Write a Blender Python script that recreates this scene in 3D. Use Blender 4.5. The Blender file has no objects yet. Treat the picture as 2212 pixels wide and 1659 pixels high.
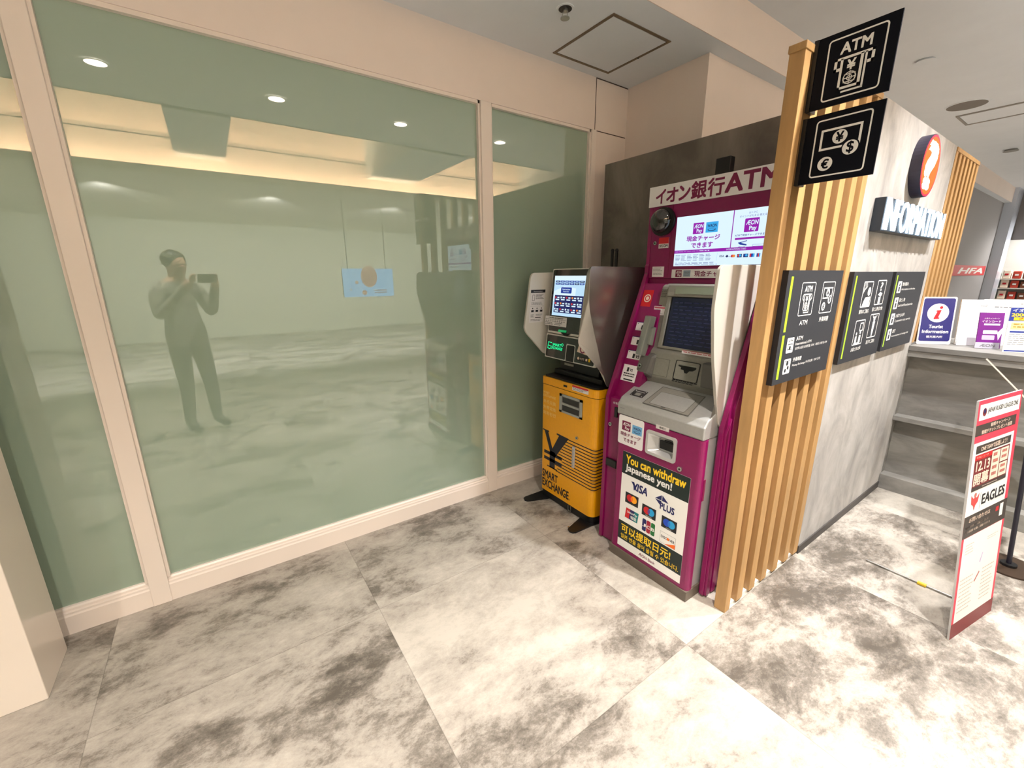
import bpy, bmesh, math, random
from mathutils import Vector, Matrix
random.seed(7)
SC = bpy.context.scene
COL = SC.collection
PI = math.pi

# ------------------------------------------------------------------ camera
F_PX = 909.686
RC = [[0.81973010, -0.57272451, -0.00540412],
      [-0.14777754, -0.20237654, -0.96809376],
      [0.55335736, 0.79437421, -0.25052996]]      # rows: image right, image down, forward
cd = bpy.data.cameras.new('camera')
cd.sensor_fit = 'HORIZONTAL'; cd.sensor_width = 36.0
cd.lens = F_PX / 2212.0 * 36.0
cd.clip_start = 0.02; cd.clip_end = 100
cam = bpy.data.objects.new('camera', cd); COL.objects.link(cam)
r_, d_, f_ = [Vector(v) for v in RC]
cam.matrix_world = Matrix(((r_.x, -d_.x, -f_.x, 0), (r_.y, -d_.y, -f_.y, 0), (r_.z, -d_.z, -f_.z, 1.45), (0, 0, 0, 1)))
SC.camera = cam

# ------------------------------------------------------------------ world, exposure, lamps of the hall
SC.view_settings.view_transform = 'Standard'
SC.view_settings.look = 'None'
SC.view_settings.exposure = 0.0
SC.view_settings.gamma = 1.0
SC.view_settings.use_curve_mapping = False
w = bpy.data.worlds.new('world'); SC.world = w; w.use_nodes = True
w.node_tree.nodes['Background'].inputs[0].default_value = (1.0, 0.93, 0.86, 1)
w.node_tree.nodes['Background'].inputs[1].default_value = 0.10

WARM = (1.0, 0.91, 0.82)
NEUT = (1.0, 0.985, 0.965)
ZL, ZH = 2.685, 2.935            # low ceiling by the glass, hall ceiling
DOWN = [(-1.58, .01), (-.435, .01), (.708, .01), (1.82, .0), (2.99, .05), (4.1, .03), (5.3, .03), (6.6, .03), (8.2, .03), (10.2, .03)]
DPOW = [200, 240, 280, 460, 330, 260, 260, 260, 260, 260]
def spot(x, y, z, power, col, angle=120, blend=.65, size=.035):
    l = bpy.data.lights.new('spot_beam', 'SPOT'); l.energy = power; l.color = col
    l.spot_size = math.radians(angle); l.spot_blend = blend; l.shadow_soft_size = size
    o = bpy.data.objects.new('spot_beam', l); COL.objects.link(o); o.location = (x, y, z)
    return o
for (x, y), p in zip(DOWN, DPOW):
    spot(x, y, ZH - .03, p, WARM if x < 1.5 else NEUT, 114 if x < 0 else 100 if x < 1 else 104, .9)
for x in (-3.0, -1.0, 1.0, 3.0, 5.0, 7.5):      # unseen lamps added to brighten the mirrored hall, aimed away from the booth
    o = spot(x, -3.4, ZL - .06, 600, NEUT, 125, .4, .05); o.rotation_euler = (math.radians(-42), 0, 0)

# ------------------------------------------------------------------ materials
def lin(c):
    return tuple((v / 255 / 12.92 if v / 255 <= .04045 else ((v / 255 + .055) / 1.055) ** 2.4) for v in c)
MATS = {}
def mat(name, rgb, rough=.5, metal=0., spec=.5, emit=0., coat=0., ior=None):
    if name in MATS: return MATS[name]
    m = bpy.data.materials.new(name); m.use_nodes = True
    b = m.node_tree.nodes['Principled BSDF']
    c = lin(rgb) + (1,)
    b.inputs['Base Color'].default_value = c
    b.inputs['Roughness'].default_value = rough
    b.inputs['Metallic'].default_value = metal
    b.inputs['Specular IOR Level'].default_value = spec
    if ior: b.inputs['IOR'].default_value = ior
    if coat: b.inputs['Coat Weight'].default_value = coat; b.inputs['Coat Roughness'].default_value = .05
    if emit:
        b.inputs['Emission Color'].default_value = c
        b.inputs['Emission Strength'].default_value = emit
    MATS[name] = m
    return m
def nodes(m): return m.node_tree.nodes, m.node_tree.links, m.node_tree.nodes['Principled BSDF']
def grain(m, scale, amt, stretch=(1, 1, 1), detail=5, rgb2=None, bump=0.):
    """fine tone variation of the thing itself, in object space"""
    n, l, b = nodes(m)
    tc = n.new('ShaderNodeTexCoord'); mp = n.new('ShaderNodeMapping'); mp.inputs['Scale'].default_value = stretch
    nz = n.new('ShaderNodeTexNoise'); nz.inputs['Scale'].default_value = scale; nz.inputs['Detail'].default_value = detail; nz.inputs['Roughness'].default_value = .6
    l.new(tc.outputs['Object'], mp.inputs[0]); l.new(mp.outputs[0], nz.inputs['Vector'])
    c = b.inputs['Base Color'].default_value[:]
    rp = n.new('ShaderNodeValToRGB')
    lo = tuple(v * (1 - amt) for v in c[:3]) + (1,) if rgb2 is None else lin(rgb2) + (1,)
    hi = tuple(min(1, v * (1 + amt)) for v in c[:3]) + (1,) if rgb2 is None else c
    rp.color_ramp.elements[0].color = lo; rp.color_ramp.elements[0].position = .3
    rp.color_ramp.elements[1].color = hi; rp.color_ramp.elements[1].position = .7
    l.new(nz.outputs['Fac'], rp.inputs[0]); l.new(rp.outputs[0], b.inputs['Base Color'])
    if bump:
        bp = n.new('ShaderNodeBump'); bp.inputs['Strength'].default_value = bump; bp.inputs['Distance'].default_value = .002
        l.new(nz.outputs['Fac'], bp.inputs['Height']); l.new(bp.outputs[0], b.inputs['Normal'])
    return m

WHITEWALL = grain(mat('painted_wall', (236, 221, 211), .6, spec=.3), 3, .02)
CEIL = grain(mat('ceiling_paint', (230, 234, 238), .75, spec=.2), 4, .02)
FRAME = mat('frame_enamel', (238, 225, 215), .35)
SOFFIT = mat('far_soffit', (240, 238, 226), .7)
FARWALL = mat('far_wall_paint', (190, 190, 174), .7)
WOOD = grain(mat('oak_slat', (174, 136, 87), .5), 9, .16, (3, 3, .35), 6)
BLACK = mat('black_plastic', (14, 14, 16), .4)
BLACKG = mat('black_gloss', (7, 7, 9), .12)
DGREY = mat('dark_grey', (44, 42, 42), .5)
SIGN = mat('sign_charcoal', (46, 48, 53), .6, spec=.2)
SIGNB = mat('blade_sign_navy', (8, 10, 19), .6, spec=.12)
INK = mat('white_ink', (238, 236, 232), .5)
INKD = mat('black_ink', (22, 22, 28), .5)
GREYINK = mat('grey_ink', (120, 120, 124), .6)
GREEN = mat('lime_ink', (160, 205, 40), .5)
MAG = grain(mat('magenta_enamel', (124, 3, 77), .35, coat=.2), 60, .05)
MAGINK = mat('magenta_ink', (146, 20, 110), .5)
MAGDARK = mat('maroon_ink', (118, 16, 66), .5)
SILVER = grain(mat('silver_paint', (168, 168, 166), .38, metal=.35), 80, .04)
SILVERL = mat('light_silver', (196, 196, 196), .3, metal=.4)
CONSOLE = grain(mat('console_grey', (142, 140, 132), .42, metal=.25), 90, .06)
CONSOLED = mat('console_dark_grey', (96, 94, 90), .45)
PLINTH = mat('plinth_bronze', (98, 88, 78), .5)
STICK = mat('sticker_white', (232, 228, 228), .5)
YEL = grain(mat('yellow_enamel', (236, 164, 10), .32, coat=.2), 70, .03)
WHITEP = mat('white_shell', (222, 218, 210), .35)
BRUSH = grain(mat('wing_silver', (176, 170, 164), .26, metal=.8), 40, .04)
RED = mat('red_ink', (196, 24, 34), .5)
NAVY = mat('navy_ink', (24, 28, 92), .5)
SKY = mat('sky_blue_ink', (110, 170, 214), .5)
YINK = mat('yellow_ink', (248, 206, 36), .5)
PGREEN = mat('poster_dark_green', (16, 34, 32), .5)
STEEL = mat('steel', (190, 190, 186), .25, metal=.9)
PAPER = mat('paper', (240, 238, 234), .6)
CREAM = mat('cream_print', (236, 214, 196), .6)
def lit(name, rgb, s=1.):
    m = mat('screen_' + name, rgb, .3, emit=s); m.node_tree.nodes['Principled BSDF'].inputs['Base Color'].default_value = (.01, .01, .012, 1); return m
L_WHITE = lit('white', (214, 236, 250), 1.1)
L_PALE = lit('pale_blue', (160, 220, 250), 1.0)
L_BLUE = lit('blue', (24, 60, 160), .9)
L_NAVY = lit('navy', (16, 28, 92), .9)
L_PURPLE = lit('purple', (150, 20, 170), 1.0)
L_SKY = lit('sky', (60, 170, 235), 1.0)
L_RED = lit('red', (220, 50, 60), .9)
L_INK = lit('ink', (60, 60, 150), .9)
L_ORANGE = lit('orange', (250, 150, 60), .9)
GLOWGREEN = lit('green', (20, 235, 150), 1.3)

# concrete board
def concrete(name, a, b, c, scale, stretch):
    m = bpy.data.materials.new(name); m.use_nodes = True
    n, l, p = nodes(m)
    tc = n.new('ShaderNodeTexCoord'); mp = n.new('ShaderNodeMapping'); mp.inputs['Scale'].default_value = stretch
    l.new(tc.outputs['Object'], mp.inputs[0])
    n1 = n.new('ShaderNodeTexNoise'); n1.inputs['Scale'].default_value = scale; n1.inputs['Detail'].default_value = 8; n1.inputs['Roughness'].default_value = .62; n1.inputs['Distortion'].default_value = .6
    l.new(mp.outputs[0], n1.inputs['Vector'])
    rp = n.new('ShaderNodeValToRGB'); e = rp.color_ramp.elements
    e[0].position = .34; e[0].color = lin(a) + (1,); e[1].position = .68; e[1].color = lin(c) + (1,)
    k = e.new(.5); k.color = lin(b) + (1,)
    l.new(n1.outputs['Fac'], rp.inputs[0]); l.new(rp.outputs[0], p.inputs['Base Color'])
    p.inputs['Roughness'].default_value = .55; p.inputs['Specular IOR Level'].default_value = .3
    return m
CONC = concrete('concrete_board', (146, 142, 139), (168, 164, 160), (188, 184, 180), 4.5, (1.3, 1.3, .7))
CONCD = concrete('grey_partition_board', (98, 92, 86), (120, 112, 104), (136, 128, 120), 3.0, (1, 1, .8))
CNT = concrete('counter_laminate', (108, 105, 101), (130, 127, 122), (150, 147, 141), 3.5, (1, .6, 2.2))
CNTD = concrete('counter_edge_laminate', (96, 94, 92), (112, 110, 107), (124, 122, 118), 4, (1, .6, 2))

def floor_material():
    m = bpy.data.materials.new('stone_look_vinyl_tile'); m.use_nodes = True
    n, l, p = nodes(m)
    def math_(op, a, b=None):
        x = n.new('ShaderNodeMath'); x.operation = op
        for i, v in enumerate((a, b)):
            if v is None: continue
            if isinstance(v, (int, float)): x.inputs[i].default_value = v
            else: l.new(v, x.inputs[i])
        return x.outputs[0]
    tc = n.new('ShaderNodeTexCoord'); sp = n.new('ShaderNodeSeparateXYZ'); l.new(tc.outputs['Object'], sp.inputs[0])
    T = .92
    v = math_('DIVIDE', math_('SUBTRACT', sp.outputs[1], .735), .905); row = math_('FLOOR', v)
    u = math_('DIVIDE', math_('SUBTRACT', sp.outputs[0], .41), .955)
    colm = math_('FLOOR', u)
    cb = n.new('ShaderNodeCombineXYZ'); l.new(colm, cb.inputs[0]); l.new(row, cb.inputs[1])
    wn = n.new('ShaderNodeTexWhiteNoise'); wn.noise_dimensions = '3D'; l.new(cb.outputs[0], wn.inputs[0])
    off = n.new('ShaderNodeVectorMath'); off.operation = 'SCALE'; l.new(wn.outputs['Color'], off.inputs[0]); off.inputs['Scale'].default_value = 37
    ad = n.new('ShaderNodeVectorMath'); l.new(tc.outputs['Object'], ad.inputs[0]); l.new(off.outputs[0], ad.inputs[1])
    mp = n.new('ShaderNodeMapping'); mp.inputs['Scale'].default_value = (.8, 1.25, 1); mp.inputs['Rotation'].default_value = (0, 0, .5); l.new(ad.outputs[0], mp.inputs[0])
    def noise(scale, det, rough, dist):
        z = n.new('ShaderNodeTexNoise'); z.inputs['Scale'].default_value = scale; z.inputs['Detail'].default_value = det
        z.inputs['Roughness'].default_value = rough; z.inputs['Distortion'].default_value = dist; l.new(mp.outputs[0], z.inputs['Vector']); return z.outputs['Fac']
    big = noise(1.7, 3, .5, .5); mid = noise(6.0, 10, .72, .35); fine = noise(30, 12, .88, .1)
    s = math_('ADD', math_('MULTIPLY', big, .44), math_('ADD', math_('MULTIPLY', mid, .40), math_('MULTIPLY', fine, .30)))
    s = math_('ADD', s, math_('MULTIPLY', math_('SUBTRACT', wn.outputs['Value'], .5), .03))
    rp = n.new('ShaderNodeValToRGB'); e = rp.color_ramp.elements
    e[0].position = .46; e[0].color = lin((84, 78, 71)) + (1,)
    e[1].position = .66; e[1].color = lin((182, 175, 165)) + (1,)
    k = e.new(.51); k.color = lin((118, 111, 103)) + (1,)
    k = e.new(.555); k.color = lin((154, 147, 138)) + (1,)
    l.new(s, rp.inputs[0])
    # seams
    def seam(t, w_):
        fr = math_('FRACT', t); d = math_('MINIMUM', fr, math_('SUBTRACT', 1.0, fr)); return math_('LESS_THAN', d, w_)
    sm = math_('MAXIMUM', seam(u, .0016), seam(v, .0016))
    mx = n.new('ShaderNodeMix'); mx.data_type = 'RGBA'; mx.blend_type = 'MULTIPLY'
    l.new(math_('MULTIPLY', sm, .35), mx.inputs['Factor']); l.new(rp.outputs[0], mx.inputs['A']); mx.inputs['B'].default_value = (.2, .19, .18, 1)
    l.new(mx.outputs['Result'], p.inputs['Base Color'])
    rr = n.new('ShaderNodeMapRange'); rr.inputs['To Min'].default_value = .22; rr.inputs['To Max'].default_value = .40; l.new(mid, rr.inputs[0]); l.new(rr.outputs[0], p.inputs['Roughness'])
    p.inputs['Specular IOR Level'].default_value = .45
    bp = n.new('ShaderNodeBump'); bp.inputs['Strength'].default_value = .12; bp.inputs['Distance'].default_value = .003
    l.new(mid, bp.inputs['Height']); l.new(bp.outputs[0], p.inputs['Normal'])
    return m
FLOOR = floor_material()

def glass_material():
    m = bpy.data.materials.new('frosted_film_glass'); m.use_nodes = True
    n, l, p = nodes(m)
    p.inputs['Base Color'].default_value = lin((148, 168, 152)) + (1,)
    p.inputs['Roughness'].default_value = .012
    p.inputs['IOR'].default_value = 2.15
    p.inputs['Specular IOR Level'].default_value = .5
    return m
GLASS = glass_material()

# ------------------------------------------------------------------ mesh helpers
class G:
    """collects shapes (world coordinates) for ONE mesh object"""
    def __init__(s): s.bm = bmesh.new(); s.mats = []
    def mi(s, m):
        if m not in s.mats: s.mats.append(m)
        return s.mats.index(m)
    def merge(s, b, m, smooth=False):
        i = s.mi(m)
        for f in b.faces: f.material_index = i; f.smooth = smooth
        me = bpy.data.meshes.new('tmp'); b.to_mesh(me); b.free(); s.bm.from_mesh(me); bpy.data.meshes.remove(me); return s
    def box(s, x0, x1, y0, y1, z0, z1, m, bev=0., seg=2):
        b = bmesh.new(); bmesh.ops.create_cube(b, size=1)
        for v in b.verts: v.co = Vector(((x0 + x1) / 2 + v.co.x * (x1 - x0), (y0 + y1) / 2 + v.co.y * (y1 - y0), (z0 + z1) / 2 + v.co.z * (z1 - z0)))
        if bev: bmesh.ops.bevel(b, geom=b.edges[:], offset=bev, segments=seg, affect='EDGES', profile=.5)
        return s.merge(b, m)
    def prism(s, pts, ax, a0, a1, m, bev=0., seg=2, smooth=False):
        def P(p, a): return {'x': (a, p[0], p[1]), 'y': (p[0], a, p[1]), 'z': (p[0], p[1], a)}[ax]
        b = bmesh.new()
        A = [b.verts.new(P(p, a0)) for p in pts]; B = [b.verts.new(P(p, a1)) for p in pts]
        b.faces.new(A); b.faces.new(B[::-1])
        k = len(pts)
        for i in range(k): b.faces.new((A[i], B[i], B[(i + 1) % k], A[(i + 1) % k]))
        bmesh.ops.recalc_face_normals(b, faces=b.faces)
        if bev: bmesh.ops.bevel(b, geom=b.edges[:], offset=bev, segments=seg, affect='EDGES', profile=.5)
        return s.merge(b, m, smooth)
    def loft(s, A, B, m, bev=0.):
        b = bmesh.new(); a = [b.verts.new(p) for p in A]; c = [b.verts.new(p) for p in B]; k = len(A)
        b.faces.new(a); b.faces.new(c[::-1])
        for i in range(k): b.faces.new((a[i], c[i], c[(i + 1) % k], a[(i + 1) % k]))
        bmesh.ops.recalc_face_normals(b, faces=b.faces)
        if bev: bmesh.ops.bevel(b, geom=b.edges[:], offset=bev, segments=2, affect='EDGES', profile=.5)
        return s.merge(b, m)
    def cyl(s, p0, p1, r, m, r2=None, seg=28, smooth=True):
        p0, p1 = Vector(p0), Vector(p1); d = p1 - p0
        b = bmesh.new(); bmesh.ops.create_cone(b, cap_ends=True, segments=seg, radius1=r, radius2=r if r2 is None else r2, depth=d.length)
        M = Matrix.Translation((p0 + p1) / 2) @ d.to_track_quat('Z', 'Y').to_matrix().to_4x4()
        bmesh.ops.transform(b, matrix=M, verts=b.verts)
        i = s.mi(m)
        s.merge(b, m)
        return s
    def ball(s, c, r, m, sc=(1, 1, 1), cut=None):
        b = bmesh.new(); bmesh.ops.create_uvsphere(b, u_segments=28, v_segments=16, radius=r)
        for v in b.verts: v.co = Vector((v.co.x * sc[0], v.co.y * sc[1], v.co.z * sc[2])) + Vector(c)
        return s.merge(b, m, True)
    def hexa(s, p, m):
        """box from 8 corners: 4 bottom, 4 top"""
        return s.loft(p[:4], p[4:], m)
    def build(s, name, parent=None, origin=None):
        me = bpy.data.meshes.new(name); 
        bmesh.ops.recalc_face_normals(s.bm, faces=s.bm.faces)
        s.bm.to_mesh(me); s.bm.free()
        for m in s.mats: me.materials.append(m)
        return place(me, name, parent, origin)
def wloc(o):
    v = Vector((0, 0, 0))
    while o: v += o.location; o = o.parent
    return v
def place(me, name, parent=None, origin=None):
    if origin is None:
        xs = [v.co for v in me.vertices]
        lo = [min(c[i] for c in xs) for i in range(3)]; hi = [max(c[i] for c in xs) for i in range(3)]
        origin = ((lo[0] + hi[0]) / 2, (lo[1] + hi[1]) / 2, lo[2])
    origin = Vector(origin)
    me.transform(Matrix.Translation(-origin))
    o = bpy.data.objects.new(name, me); COL.objects.link(o)
    o.location = origin - (wloc(parent) if parent else Vector((0, 0, 0)))
    if parent: o.parent = parent
    return o
def tag(o, label, cat, group=None):
    o['label'] = label; o['category'] = cat
    if group: o['group'] = group
    return o
def thing(name, label, cat, loc, group=None):
    o = bpy.data.objects.new(name, None); COL.objects.link(o); o.location = loc; o.empty_display_size = .1
    return tag(o, label, cat, group)
def struct(o):
    o['kind'] = 'structure'; return o
def roundpoly(pts, rad, n=5):
    out = []
    k = len(pts)
    for i in range(k):
        r = rad[i] if isinstance(rad, (list, tuple)) else rad
        p, a, b = Vector(pts[i]), Vector(pts[i - 1]), Vector(pts[(i + 1) % k])
        if r <= 0: out.append(tuple(p)); continue
        da, db = (a - p), (b - p); r1 = min(r, da.length * .45, db.length * .45); A = p + da.normalized() * r1; B = p + db.normalized() * r1
        for j in range(n + 1):
            t = j / n; q = A * (1 - t) ** 2 + p * 2 * t * (1 - t) + B * t * t; out.append(tuple(q))
    return out
def carve(o, g):
    """cut the shape g out of the mesh of o"""
    c = g.build('cutter'); md = o.modifiers.new('cut', 'BOOLEAN'); md.object = c; md.operation = 'DIFFERENCE'; md.solver = 'EXACT'
    bpy.context.view_layer.update()
    me = bpy.data.meshes.new_from_object(o.evaluated_get(bpy.context.evaluated_depsgraph_get()))
    o.modifiers.clear(); old = o.data; o.data = me; me.name = old.name; bpy.data.objects.remove(c)
    return o
def rrect(x0, y0, x1, y1, r, n=6):
    out = []
    for cx, cy, a in ((x1 - r, y1 - r, 0), (x0 + r, y1 - r, 90), (x0 + r, y0 + r, 180), (x1 - r, y0 + r, 270)):
        for k in range(n + 1):
            t = math.radians(a + 90 * k / n); out.append((cx + r * math.cos(t), cy + r * math.sin(t)))
    return out

# text outlines from the built-in font
_TX = {}
def glyphs(s, bold):
    key = (s, bold)
    if key in _TX: return _TX[key]
    c = bpy.data.curves.new('lettering', 'FONT'); c.body = s; c.resolution_u = 3; c.offset = bold
    o = bpy.data.objects.new('lettering', c); COL.objects.link(o)
    me = bpy.data.meshes.new_from_object(o.evaluated_get(bpy.context.evaluated_depsgraph_get()))
    vs = [(v.co.x, v.co.y) for v in me.vertices]; fs = [tuple(p.vertices) for p in me.polygons]
    bpy.data.objects.remove(o); bpy.data.curves.remove(c); bpy.data.meshes.remove(me)
    x0 = min(v[0] for v in vs); x1 = max(v[0] for v in vs); y0 = min(v[1] for v in vs); y1 = max(v[1] for v in vs)
    _TX[key] = (vs, fs, x0, x1, y0, y1); return _TX[key]

class Art:
    """flat printed panel: o = its top corner on the viewer's left, u = viewer's right, v = down; user units uw x uh"""
    EPS = .0003
    def __init__(s, o, u, v, W, H, uw=100, uh=100):
        s.o = Vector(o); s.u = Vector(u).normalized(); s.v = Vector(v).normalized(); s.n = s.v.cross(s.u).normalized()
        s.W, s.H, s.uw, s.uh = W, H, uw, uh; s.verts = []; s.faces = []; s.mats = []; s.fm = []
    def mi(s, m):
        if m not in s.mats: s.mats.append(m)
        return s.mats.index(m)
    def P(s, x, y, d): return s.o + s.u * (x / s.uw * s.W) + s.v * (y / s.uh * s.H) + s.n * d
    def raw(s, pts, faces, m, l):
        k = len(s.verts); s.verts += [s.P(x, y, l * s.EPS) for x, y in pts]
        s.faces += [tuple(i + k for i in f) for f in faces]; s.fm += [s.mi(m)] * len(faces)
    def poly(s, pts, m, l=1): s.raw(pts, [tuple(range(len(pts)))], m, l); return s
    def rect(s, x0, y0, x1, y1, m, l=1): return s.poly([(x0, y0), (x1, y0), (x1, y1), (x0, y1)], m, l)
    def rr(s, x0, y0, x1, y1, r, m, l=1): return s.poly(rrect(x0, y0, x1, y1, r), m, l)
    def asp(s): return (s.W / s.uw) / (s.H / s.uh)
    def ell(s, cx, cy, rx, m, l=1, ry=None, n=36):
        ry = rx * s.asp() if ry is None else ry
        return s.poly([(cx + rx * math.cos(2 * PI * k / n), cy + ry * math.sin(2 * PI * k / n)) for k in range(n)], m, l)
    def ring(s, A, B, m, l):
        k = len(A); s.raw(A + B, [(i, (i + 1) % k, k + (i + 1) % k, k + i) for i in range(k)], m, l); return s
    def frame(s, x0, y0, x1, y1, t, r, m, l=1):
        return s.ring(rrect(x0, y0, x1, y1, r), rrect(x0 + t, y0 + t, x1 - t, y1 - t, max(r - t, .01)), m, l)
    def circ(s, cx, cy, rx, t, m, l=1, n=32):
        a = s.asp(); return s.ring([(cx + rx * math.cos(2 * PI * k / n), cy + rx * a * math.sin(2 * PI * k / n)) for k in range(n)],
                                   [(cx + (rx - t) * math.cos(2 * PI * k / n), cy + (rx - t) * a * math.sin(2 * PI * k / n)) for k in range(n)], m, l)
    def line(s, pts, wd, m, l=1):
        for (x0, y0), (x1, y1) in zip(pts, pts[1:]):
            dx, dy = x1 - x0, y1 - y0; L = math.hypot(dx, dy) or 1; nx, ny = -dy / L * wd / 2, dx / L * wd / 2
            ex, ey = dx / L * wd / 2 * .9, dy / L * wd / 2 * .9
            s.poly([(x0 - ex + nx, y0 - ey + ny), (x1 + ex + nx, y1 + ey + ny), (x1 + ex - nx, y1 + ey - ny), (x0 - ex - nx, y0 - ey - ny)], m, l)
        return s
    def text(s, t, x, y, h, m, w=None, al='l', bold=.0, l=2, shear=0.):
        """h = glyph box height in user units, y = its top, w = forced width"""
        vs, fs, x0, x1, y0, y1 = glyphs(t, 0)
        ky = h / (y1 - y0); kx = (w / (x1 - x0)) if w else ky / s.asp()
        wd = (x1 - x0) * kx; xo = x - (wd if al == 'r' else wd / 2 if al == 'c' else 0)
        q = bold * .85
        for k_, (ox, oy) in enumerate([(0, 0)] if not bold else [(-q, -q), (q, -q), (q, q), (-q, q), (0, 0)]):
            s.raw([(xo + (vx + ox - x0 + shear * (vy - y0)) * kx, y + (y1 - vy - oy) * ky) for vx, vy in vs], fs, m, l + .12 * k_)
        return s
    def dashes(s, x0, y0, x1, y1, rows, m, l=1, fill=.5):
        rh = (y1 - y0) / rows
        for r in range(rows):
            x = x0; yy = y0 + r * rh
            end = x1 - random.random() * .3 * (x1 - x0)
            while x < end:
                wd = (x1 - x0) * random.uniform(.05, .16); s.rect(x, yy, min(x + wd, end), yy + rh * fill, m, l); x += wd + (x1 - x0) * .025
        return s
    def board(s, t, m, r=0., edge=None):
        """body of the panel, t thick, behind the print"""
        pts = rrect(0, 0, s.uw, s.uh, r) if r else [(0, 0), (s.uw, 0), (s.uw, s.uh), (0, s.uh)]
        k = len(pts); A = [(p[0], p[1]) for p in pts]
        s.poly(A, m, 0); b = len(s.verts); e = s.mi(edge or m)
        s.verts += [s.P(x, y, 0) for x, y in A] + [s.P(x, y, -t) for x, y in A]
        s.faces += [(b + i, b + (i + 1) % k, b + k + (i + 1) % k, b + k + i) for i in range(k)] + [tuple(range(b + k, b + 2 * k))]
        s.fm += [e] * (k + 1); return s
    def build(s, name, parent=None, origin=None):
        me = bpy.data.meshes.new(name); me.from_pydata([tuple(v) for v in s.verts], [], s.faces)
        for m in s.mats: me.materials.append(m)
        for p, i in zip(me.polygons, s.fm): p.material_index = i
        me.validate(); return place(me, name, parent, origin)
XN = dict(u=(0, -1, 0), v=(0, 0, -1))     # panel facing -x
YN = dict(u=(1, 0, 0), v=(0, 0, -1))      # panel facing -y
# ------------------------------------------------------------------ the setting
struct(G().box(-5, 17, -10.5, 2.4, -.1, 0, FLOOR).build('floor', origin=(0, 0, 0)))
# ceiling: low strip over the glass, hall ceiling with a recess behind
g = G()
g.box(-5, 17, 1.5595, 2.6, ZL, ZL + .08, CEIL)
g.box(-5, 17, -.71, 1.60, ZH, ZH + .06, CEIL)
g.box(-5, 17, -2.9, -.66, 3.60, 3.66, CEIL)
g.box(-5, 17, -10.5, -2.44, ZL - .02, ZL, SOFFIT)
struct(g.build('ceiling'))
struct(G().box(-5, 17, 1.555, 1.559, ZL, ZH, WHITEWALL).build('trim_1'))                  # face between low strip and hall ceiling
g = G(); g.box(-5, 17, -.71, -.68, ZH, 3.6, CEIL)
struct(g.build('trim_2'))
# beams that cross the recess
for k, (x0, x1) in enumerate(((-.12, .40), (2.25, 3.0), (5.2, 5.7))):
    struct(G().box(x0, x1, -2.62, -.70, ZH - .02, 3.6, CEIL).build('trim_%d' % (3 + k)))
# stepped cove across the hall
g = G()
g.box(-5, 17, -2.47, -2.44, ZL, 2.752, SOFFIT); g.box(-5, 17, -2.70, -2.66, ZL, 3.15, WHITEWALL)
g.box(-5, 17, -2.69, -2.45, 2.685, 2.70, WHITEWALL)
g.box(-5, 17, -2.665, -2.655, 3.13, 3.175, WHITEWALL); g.box(-5, 17, -2.9, -2.66, 3.12, 3.135, WHITEWALL); g.box(-5, 17, -2.93, -2.89, 3.1, 3.62, WHITEWALL)
struct(g.build('trim_6'))
LED = mat('led_strip', (255, 226, 184), .5, emit=260)
for (y, z, nm) in ((-2.50, 2.705, 'lower'), (-2.70, 3.138, 'upper')):
    o = G().box(-2.2, 5.6, y - .012, y + .012, z, z + .01, LED).build('cove_light')
    tag(o, '%s warm light strip of the stepped ceiling cove seen mirrored in the glass' % nm, 'light strip')
struct(G().box(-5, 17, -8.05, -8.0, 0, 3.7, FARWALL).build('wall_far'))
struct(G().box(-5.05, -5, -10.5, 2.4, 0, 3.7, FARWALL).build('wall_end'))
struct(G().box(17, 17.05, -10.5, 2.4, 0, 3.7, WHITEWALL).build('wall_east'))

YW = 2.252
JOINT = mat('joint_dark', (70, 52, 44), .8)  # thin dark lines at the wall panel joints
g = G()
g.box(-5, 2.256, YW, 2.40, 2.381, ZL, WHITEWALL)
g.box(2.256, 2.60, YW, 2.40, 0, ZL, WHITEWALL)
g.box(2.2475, 2.2525, YW - .001, YW + .01, 2.37, 2.684, JOINT)
g.box(2.2525, 2.551, YW - .001, YW + .01, 2.376, 2.381, JOINT)
g.box(2.2525, 2.555, YW - .001, YW + .01, 2.679, 2.685, JOINT)
struct(g.build('wall_back'))
# white wall rising behind the booth
g = G(); g.prism([(2.557, 2.3), (2.557, 1.66), (12.24, 1.66), (12.24, 2.3)], 'z', 0, ZL, WHITEWALL)
struct(g.build('wall_side'))
# near pillar on the edge of the frame
PILLAR = grain(mat('pillar_enamel', (236, 224, 212), .16, spec=.6), 3, .015)
struct(G().box(-1.9, -.687, 1.907, 2.16, 0, ZL, PILLAR, .003).build('wall_left'))

# glazed front: three panes, posts, rails
def pane(k, x0, x1):
    o = struct(G().box(x0 - .01, x1 + .01, 2.280, 2.292, .11, 2.39, GLASS).build('window_%d' % k))
    f = G()
    t = .016
    f.box(x0, x1, 2.258, 2.300, 2.381 - t, 2.381, FRAME); f.box(x0, x0 + t * .7, 2.258, 2.300, .118, 2.381, FRAME); f.box(x1 - t * .7, x1, 2.258, 2.300, .118, 2.381, FRAME)
    f.build('window_frame', o)
    return o
POST = [(-.424, -.356), (1.365, 1.434), (2.223, 2.262)]
pane(1, -3.2, -.424); pane(2, -.356, 1.365); pane(3, 1.434, 2.223)
for k, (a, b) in enumerate(POST): struct(G().box(a, b, 2.244, 2.32, 0, 2.381, FRAME, .003).build('trim_%d' % (7 + k)))
def basebd(name, x0, x1):
    p = [(2.32, 0), (2.250, 0), (2.250, .083), (2.254, .090), (2.254, .098), (2.262, .101), (2.262, .111), (2.268, .118), (2.32, .118)]
    return struct(G().prism(p, 'x', x0, x1, FRAME).build(name))
basebd('baseboard_back', -.356, 1.365); basebd('baseboard_back.001', -3.2, -.424); basebd('baseboard_back.002', 1.434, 2.223)

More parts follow.
